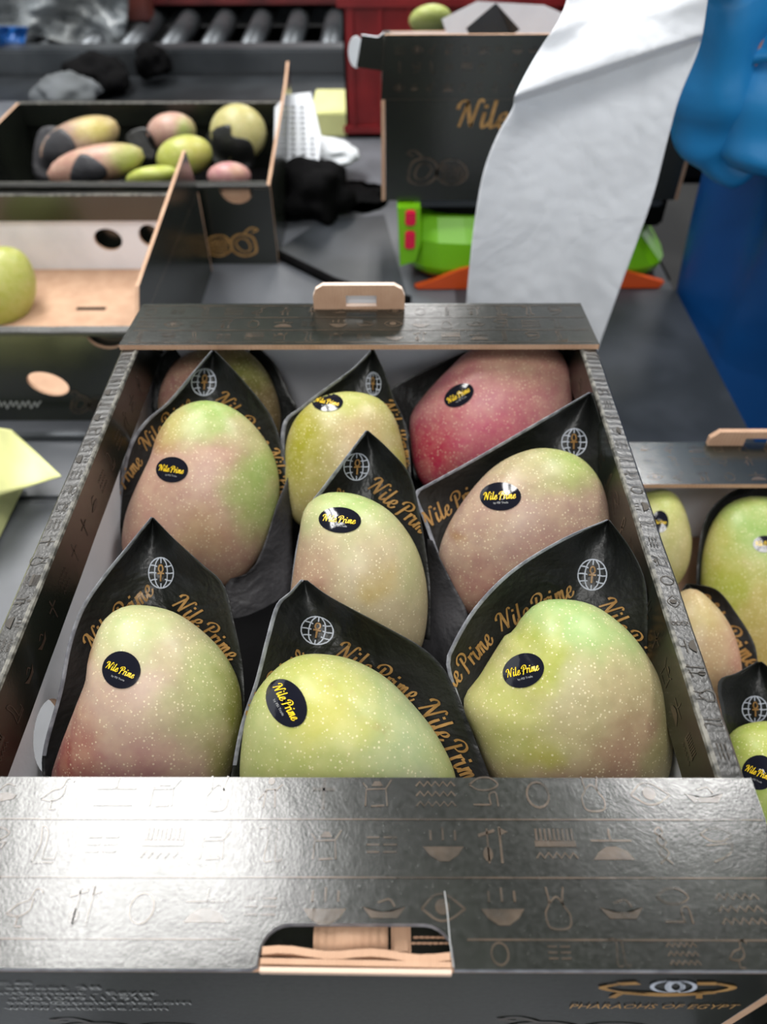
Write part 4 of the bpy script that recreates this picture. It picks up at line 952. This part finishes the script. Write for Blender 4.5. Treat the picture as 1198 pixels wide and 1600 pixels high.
# hand: palm and five fingers closing on the sheet
fing = []
hx = HD
for k, (dx, dy, ln) in enumerate(((-.012, -.018, .9), (-.014, -.006, 1.05), (-.012, .006, 1), (-.008, .018, .85))):
    a = bm.verts.new(hx+Vector((dx*1.2, dy, -.012))); b = bm.verts.new(hx+Vector((dx*2.0-.006, dy*1.05, -.03*ln))); c = bm.verts.new(hx+Vector((dx*2.0+.004, dy, -.052*ln)))
    bm.edges.new((vs[8], a)); bm.edges.new((a, b)); bm.edges.new((b, c)); fing += [(a, .0095), (b, .0085), (c, .007)]
a = bm.verts.new(hx+Vector((.012, -.02, -.006))); b = bm.verts.new(hx+Vector((.006, -.03, -.03))); bm.edges.new((vs[8], a)); bm.edges.new((a, b)); fing += [(a, .011), (b, .008)]
bm.verts.index_update(); fi = [(v.index, r) for v, r in fing]
me = bpy.data.meshes.new('person'); bm.to_mesh(me); bm.free(); me.materials.append(M['skin'])
person = bpy.data.objects.new('person', me); COL.objects.link(person)
sk = person.modifiers.new('skin', 'SKIN')
for i, (p, r) in enumerate(body_pts): me.skin_vertices[0].data[i].radius = (r, r)
for i, r in fi: me.skin_vertices[0].data[i].radius = (r, r)
me.skin_vertices[0].data[0].use_root = True; sk.use_smooth_shade = True
ss_ = person.modifiers.new('sub', 'SUBSURF'); ss_.levels = 1; ss_.render_levels = 2
tag(person, 'person in a blue gown at the right edge, arm raised to the white sheet', 'person')
V, Fs = [], []; nz, na = 60, 90
for i in range(nz+1):
    z = -.55+1.12*i/nz
    for k in range(na):
        t_ = 2*math.pi*k/na; rx = .205+.02*math.sin(z*5)-.03*max(0, z-.3)*3; ry_ = .2
        f = 1+.06*math.sin(5*t_+3*z)+.045*math.sin(11*t_-4*z+1)+.02*mnoise.noise(Vector((math.cos(t_)*3, math.sin(t_)*3, z*4)))
        V.append((.59+rx*f*math.cos(t_), .72+ry_*f*math.sin(t_), z))
for i in range(nz):
    for k in range(na): Fs.append([i*na+k, i*na+(k+1) % na, (i+1)*na+(k+1) % na, (i+1)*na+k])
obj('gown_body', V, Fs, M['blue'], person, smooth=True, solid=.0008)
def sleeve(path, rads, name, sq=1.0):
    P = smooth_line(path, 8); Rd = smooth_line([(r, 0) for r in rads], 8); V, Fs = tube_vf([tuple(p) for p in P], [float(r[0]) for r in Rd], 40, False)
    V2 = []
    for i, v in enumerate(V):
        c = Vector(P[i//40]); d = v-c; k = i % 40; d *= 1+.07*math.sin(k/40*2*math.pi*4+i//40*.25)+.06*math.sin(i//40*.9+math.sin(k/40*6.28))+.05*mnoise.noise(v*22)
        V2.append(c+d)
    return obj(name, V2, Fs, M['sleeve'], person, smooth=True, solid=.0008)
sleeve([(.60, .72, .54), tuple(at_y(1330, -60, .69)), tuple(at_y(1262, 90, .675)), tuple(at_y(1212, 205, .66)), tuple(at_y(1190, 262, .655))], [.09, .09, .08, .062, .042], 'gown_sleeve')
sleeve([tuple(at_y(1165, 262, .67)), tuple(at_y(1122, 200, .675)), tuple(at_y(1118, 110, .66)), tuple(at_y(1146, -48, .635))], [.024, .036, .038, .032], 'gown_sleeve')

# ================================================================== background: conveyor, crates, trays, cloths
yc0, yc1, zc = 1.70, 2.25, .0
cv = empty('roller_conveyor', (-.7, (yc0+yc1)/2, -.9)); tag(cv, 'steel roller conveyor running across behind the packing table', 'conveyor')
boxo('side_rail', -2.6, .6, yc0-.05, yc0, -.06, .035, M['steel'], cv, bev=.004); boxo('side_rail', -2.6, .6, yc1, yc1+.05, -.06, .035, M['steel'], cv, bev=.004)
V, Fs = tube_vf([(0, yc0, .0), (0, yc1, .0)], .024, 16)
proto = None
for i in range(34):
    x = -.02-.086*i
    if proto is None:
        proto = obj('roller', [Vector(v)+Vector((x, 0, 0)) for v in V], Fs, M['steel'], cv, smooth=True); xp = x
    else:
        c_ = proto.copy(); COL.objects.link(c_); c_.parent = cv; c_.location = (x-xp, 0, 0)
for x in (-2.5, -1.2, .5):
    for y in (yc0-.02, yc1+.02): boxo('leg', x-.02, x+.02, y-.02, y+.02, -.9, -.06, M['dark_steel'], cv)
boxo('drip_tray', -2.6, .6, yc0, yc1, -.075, -.065, M['black_plastic'], cv)
# dark ledge between table and conveyor
b = boxo('ledge', -1.6, .3, 1.48, 1.64, -.045, -.01, M['dark_steel'], bev=.004); tag(b, 'dark steel ledge between the packing table and the conveyor', 'ledge')
for x in (-1.5, .2): boxo('leg', x-.02, x+.02, 1.54, 1.58, -.9, -.045, M['dark_steel'], b)

def crate(label, x0, x1, y0, y1, z0, z1, mat, nrib=9):
    r = empty('plastic_crate', ((x0+x1)/2, (y0+y1)/2, z0)); tag(r, label, 'crate', 'red plastic crates')
    V, Fs = join([box_vf(x0, x1, y0, y0+.004, z0, z1), box_vf(x0, x1, y1-.004, y1, z0, z1), box_vf(x0, x0+.004, y0, y1, z0, z1), box_vf(x1-.004, x1, y0, y1, z0, z1), box_vf(x0, x1, y0, y1, z0, z0+.006)])
    obj('shell', V, Fs, mat, r)
    V, Fs = join([box_vf(x0-.008, x1+.008, y0-.008, y0+.004, z1-.014, z1, None, .002), box_vf(x0-.008, x1+.008, y1-.004, y1+.008, z1-.014, z1, None, .002), box_vf(x0-.008, x0+.004, y0, y1, z1-.014, z1), box_vf(x1-.004, x1+.008, y0, y1, z1-.014, z1)])
    obj('rim', V, Fs, mat, r)
    V, Fs = join([box_vf(x0-.004, x1+.004, y0-.006, y0, z0+.008, z0+.02, None, .001)]); obj('foot_band', V, Fs, mat, r)
    V, Fs = box_vf(0, .006, y0-.006, y0, z0+.02, z1-.014, None, .001); pr = None
    for i in range(nrib):
        x = x0+.01+(x1-x0-.026)*i/(nrib-1)
        if pr is None: pr = obj('rib', [Vector(v)+Vector((x, 0, 0)) for v in V], Fs, mat, r); xp = x
        else: c_ = pr.copy(); COL.objects.link(c_); c_.parent = r; c_.location = (x-xp, 0, 0)
    return r
xa = at_y(541, 200, 1.27).x
crate('bright red crate standing on the table behind the carton on the scale', xa, xa+.38, 1.27, 1.5-.06, 0, .2, M['red_plastic'])
za = at_y(400, 40, 2.02)
crate('dull red crate on the far side of the roller conveyor', at_y(240, 20, 2.02).x, at_y(560, 20, 2.02).x, 2.02, 2.3, .026, .25, M['dark_red'], 14)
crate('dark red crate at the left end of the roller conveyor behind the clear plastic', at_y(-80, 60, 1.95).x, at_y(92, 60, 1.95).x, 1.95, 2.25, .026, .22, M['dark_red'], 8)
cl = at_y(202, 40, 1.9).x; cr_ = at_y(236, 40, 1.9).x
b = boxo('post', cl, cr_, 1.9, 1.95, .026, .5, simple('rusty_red_post', (92, 40, 30), .6, (70, 30, 26), 10), bev=.004); tag(b, 'rusty red upright post by the conveyor', 'post')

def drape(name, label, cat, poly_l, poly_r, yf_, mat, amp=.02, nr=30, nc=30, seed=0, solid=.001, freq=.02):
    L_, R_ = np.array(smooth_line(poly_l, 8)), np.array(smooth_line(poly_r, 8)); V, Fs = [], []
    for i in range(nr+1):
        k = i/nr*(len(L_)-1); a = int(min(k, len(L_)-2)); f = k-a; l = L_[a]*(1-f)+L_[a+1]*f
        k = i/nr*(len(R_)-1); a = int(min(k, len(R_)-2)); f = k-a; r = R_[a]*(1-f)+R_[a+1]*f
        for j in range(nc+1):
            s = j/nc; p = l+(r-l)*s; y = yf_(i/nr, s)+amp*mnoise.noise(Vector((p[0]*freq, p[1]*freq, seed)))+amp*.4*mnoise.noise(Vector((p[0]*freq*3, p[1]*freq*3, seed+5)))
            V.append(at_y(p[0], p[1], y))
    for i in range(nr):
        for j in range(nc): a_ = i*(nc+1)+j; Fs.append([a_, a_+nc+1, a_+nc+2, a_+1])
    return tag(obj(name, V, Fs, M[mat], smooth=True, solid=solid), label, cat)
drape('plastic_bag', 'clear grey plastic draped over crates at the top left', 'plastic bag', [(-60, -40), (-50, 10), (-40, 40), (20, 42)], [(205, -40), (200, 10), (196, 55), (190, 96)], lambda t_, s: 1.8-.05*math.sin(s*5), 'grey_plastic', .08, seed=3)
drape('plastic_bag', 'small blue plastic hanging at the top left edge', 'plastic bag', [(-40, 40), (-40, 80), (-30, 110)], [(44, 42), (34, 80), (20, 110)], lambda t_, s: 1.68, 'blue', .05, seed=4)

def lump(name, label, cat, c, rx, ry, y, mat, thick, seed=0, rough=.35, z0=None, parent=None):
    """crumpled soft thing: noisy flattened ball centred on a point of the picture at depth y"""
    C_ = at_y(c[0], c[1], y); dep = (C_-CAM).dot(FW); a, b_ = rx/F*dep, ry/F*dep; bm = bmesh.new(); bmesh.ops.create_icosphere(bm, subdivisions=4, radius=1)
    V = []
    for v in bm.verts:
        d = v.co.normalized(); n_ = 1+rough*mnoise.noise(d*1.7+Vector((seed, 0, 0)))+rough*.5*abs(mnoise.noise(d*4+Vector((0, seed, 0))))
        P = Vector((C_.x+d.x*a*n_, C_.y+d.y*thick*n_, C_.z+d.z*b_*n_)); P.z = max(P.z, z0 if z0 is not None else .001); V.append(P)
    bm.verts.index_update(); Fs = [[v.index for v in f.verts] for f in bm.faces]; bm.free()
    return tag(obj(name, V, Fs, M[mat], smooth=True), label, cat)
lump('cloth', 'heap of black cloth behind the front carton beside the upper left carton', 'cloth', (490, 300), 55, 46, 1.0, 'black', .06, 2)
lump('cloth', 'low black cloth trailing towards the scale', 'cloth', (560, 322), 48, 22, 1.04, 'black', .05, 5)
lump('cloth', 'black cloth lump on the ledge at the upper left', 'cloth', (150, 118), 46, 26, 1.55, 'black', .06, 7, z0=-.009)
lump('cloth', 'dark cloth lump beside the rollers', 'cloth', (238, 95), 26, 24, 1.6, 'black', .03, 9, z0=-.009)
lump('cloth', 'grey crumpled cloth on the table behind the upper left carton', 'cloth', (105, 145), 46, 26, 1.4, 'cap', .05, 11)
# cable and folded black mat on the table
mt_ = [at_z(x, y, .0015) for x, y in ((430, 392), (500, 345), (600, 335), (640, 480), (560, 470))]
tag(obj('rubber_mat', [tuple(p) for p in mt_]+[(p.x, p.y, .0002) for p in mt_], [[0, 1, 2, 3, 4], [9, 8, 7, 6, 5]]+[[i, (i+1) % 5, 5+(i+1) % 5, 5+i] for i in range(5)], M['mat']), 'dark rubber mat on the table left of the scale', 'mat')
tag(boxo('rubber_mat', x1s+.004, .366, .79, 1.06, .0003, .003, M['black'], bev=.001), 'black mat beyond the scale at its right end', 'mat')
tag(boxo('rubber_mat', .10, .366, .45, .765, .0003, .003, M['mat'], bev=.001), 'dark rubber mat between the scale and the right carton', 'mat')
V, Fs = tube_vf([tuple(at_z(x, y, .004)) for x, y in ((430, 395), (470, 415), (520, 440), (570, 456), (640, 470))], .006, 10)
tag(obj('cable', V, Fs, M['black'], smooth=True), 'thick black cable crossing the table behind the back flap', 'cable')
tag(boxo('rubber_mat', at_z(375, 470, 0).x, at_z(440, 470, 0).x, .56, .63, .0003, .002, M['mat'], bev=.0005), 'small dark mat just behind the back flap', 'mat')

# white slotted tray leaning, yellow box, white crumpled film
yt = 1.18
tn_ = Vector((0, -.62, .78)); to_ = at_y(430, 262, 1.02); tv_ = Vector((0, .78, .62))
def W2(px, py): p = at_plane(px, py, to_, tn_); return (p.x-to_.x, (p-to_).dot(tv_))
out = [W2(428, 262), W2(498, 262), W2(502, 215), W2(486, 146), W2(448, 150), W2(430, 170)]
holes = []
for r in range(11):
    for c in range(4):
        y = 168+r*8.2; x = 440+c*14+(r*.9 if c > 1 else 0)*.4
        if x < 434+r*6 or True:
            a_, b_ = W2(x, y), W2(x+8, y+4.2)
            if x+8 < 484+r*1.4: holes.append(rect(a_[0], b_[1], b_[0], a_[1]))
panel('slotted_tray', [out]+holes, .004, frame_m(tuple(to_), (1, 0, 0), tuple(tv_), tuple(tn_)), [M['white_paper']]*3)
tag(bpy.data.objects['slotted_tray'], 'white slotted plastic tray standing on edge beside the upper left carton', 'tray')
yk = at_z(515, 214, 0).y; p, q = at_y(488, 210, yk), at_y(545, 176, yk); tag(boxo('paper_block', p.x, q.x, yk, yk+.12, .0, q.z, M['pale_yellow'], bev=.002), 'pale yellow box between the white tray and the red crate', 'box')
lump('plastic_film', 'crumpled white film below the pale yellow box', 'plastic film', (508, 240), 46, 16, 1.1, 'white_paper', .04, 13)

# pale yellow paper sheet at the left edge
def ysheet():
    L_ = [(-60, 660), (-60, 720), (-50, 790)]; R_ = [(18, 672), (62, 712), (96, 744)]
    V, Fs = [], []; A, B = np.array(smooth_line(L_, 8)), np.array(smooth_line(R_, 8)); n = len(A)
    for i in range(n):
        for j in range(13):
            s = j/12; p = A[i]+(B[i]-A[i])*s; V.append(at_z(p[0], p[1], .052+.012*math.sin(s*4+i*.12)-.012*(i/n)))
    for i in range(n-1):
        for j in range(12): a_ = i*13+j; Fs.append([a_, a_+13, a_+14, a_+1])
    tag(obj('paper_sheet', V, Fs, M['pale_yellow'], smooth=True, solid=.0008), 'pale yellow paper sheet lying at the left edge below the empty carton', 'paper')
ysheet()
p = at_z(60, 760, 0)
tag(boxo('paper_ream', -.62, p.x-.01, p.y-.11, p.y+.0, .0, .035, M['pale_yellow'], bev=.004), 'stack of pale yellow paper under the loose yellow sheet', 'paper')
p, q = at_z(-10, 681, .004), at_z(132, 681, .004)
tag(boxo('metal_strip', p.x-.2, q.x+.02, p.y-.003, p.y+.004, .0002, .006, M['steel'], bev=.0008), 'thin bright metal strip on the table in front of the empty carton', 'strip')
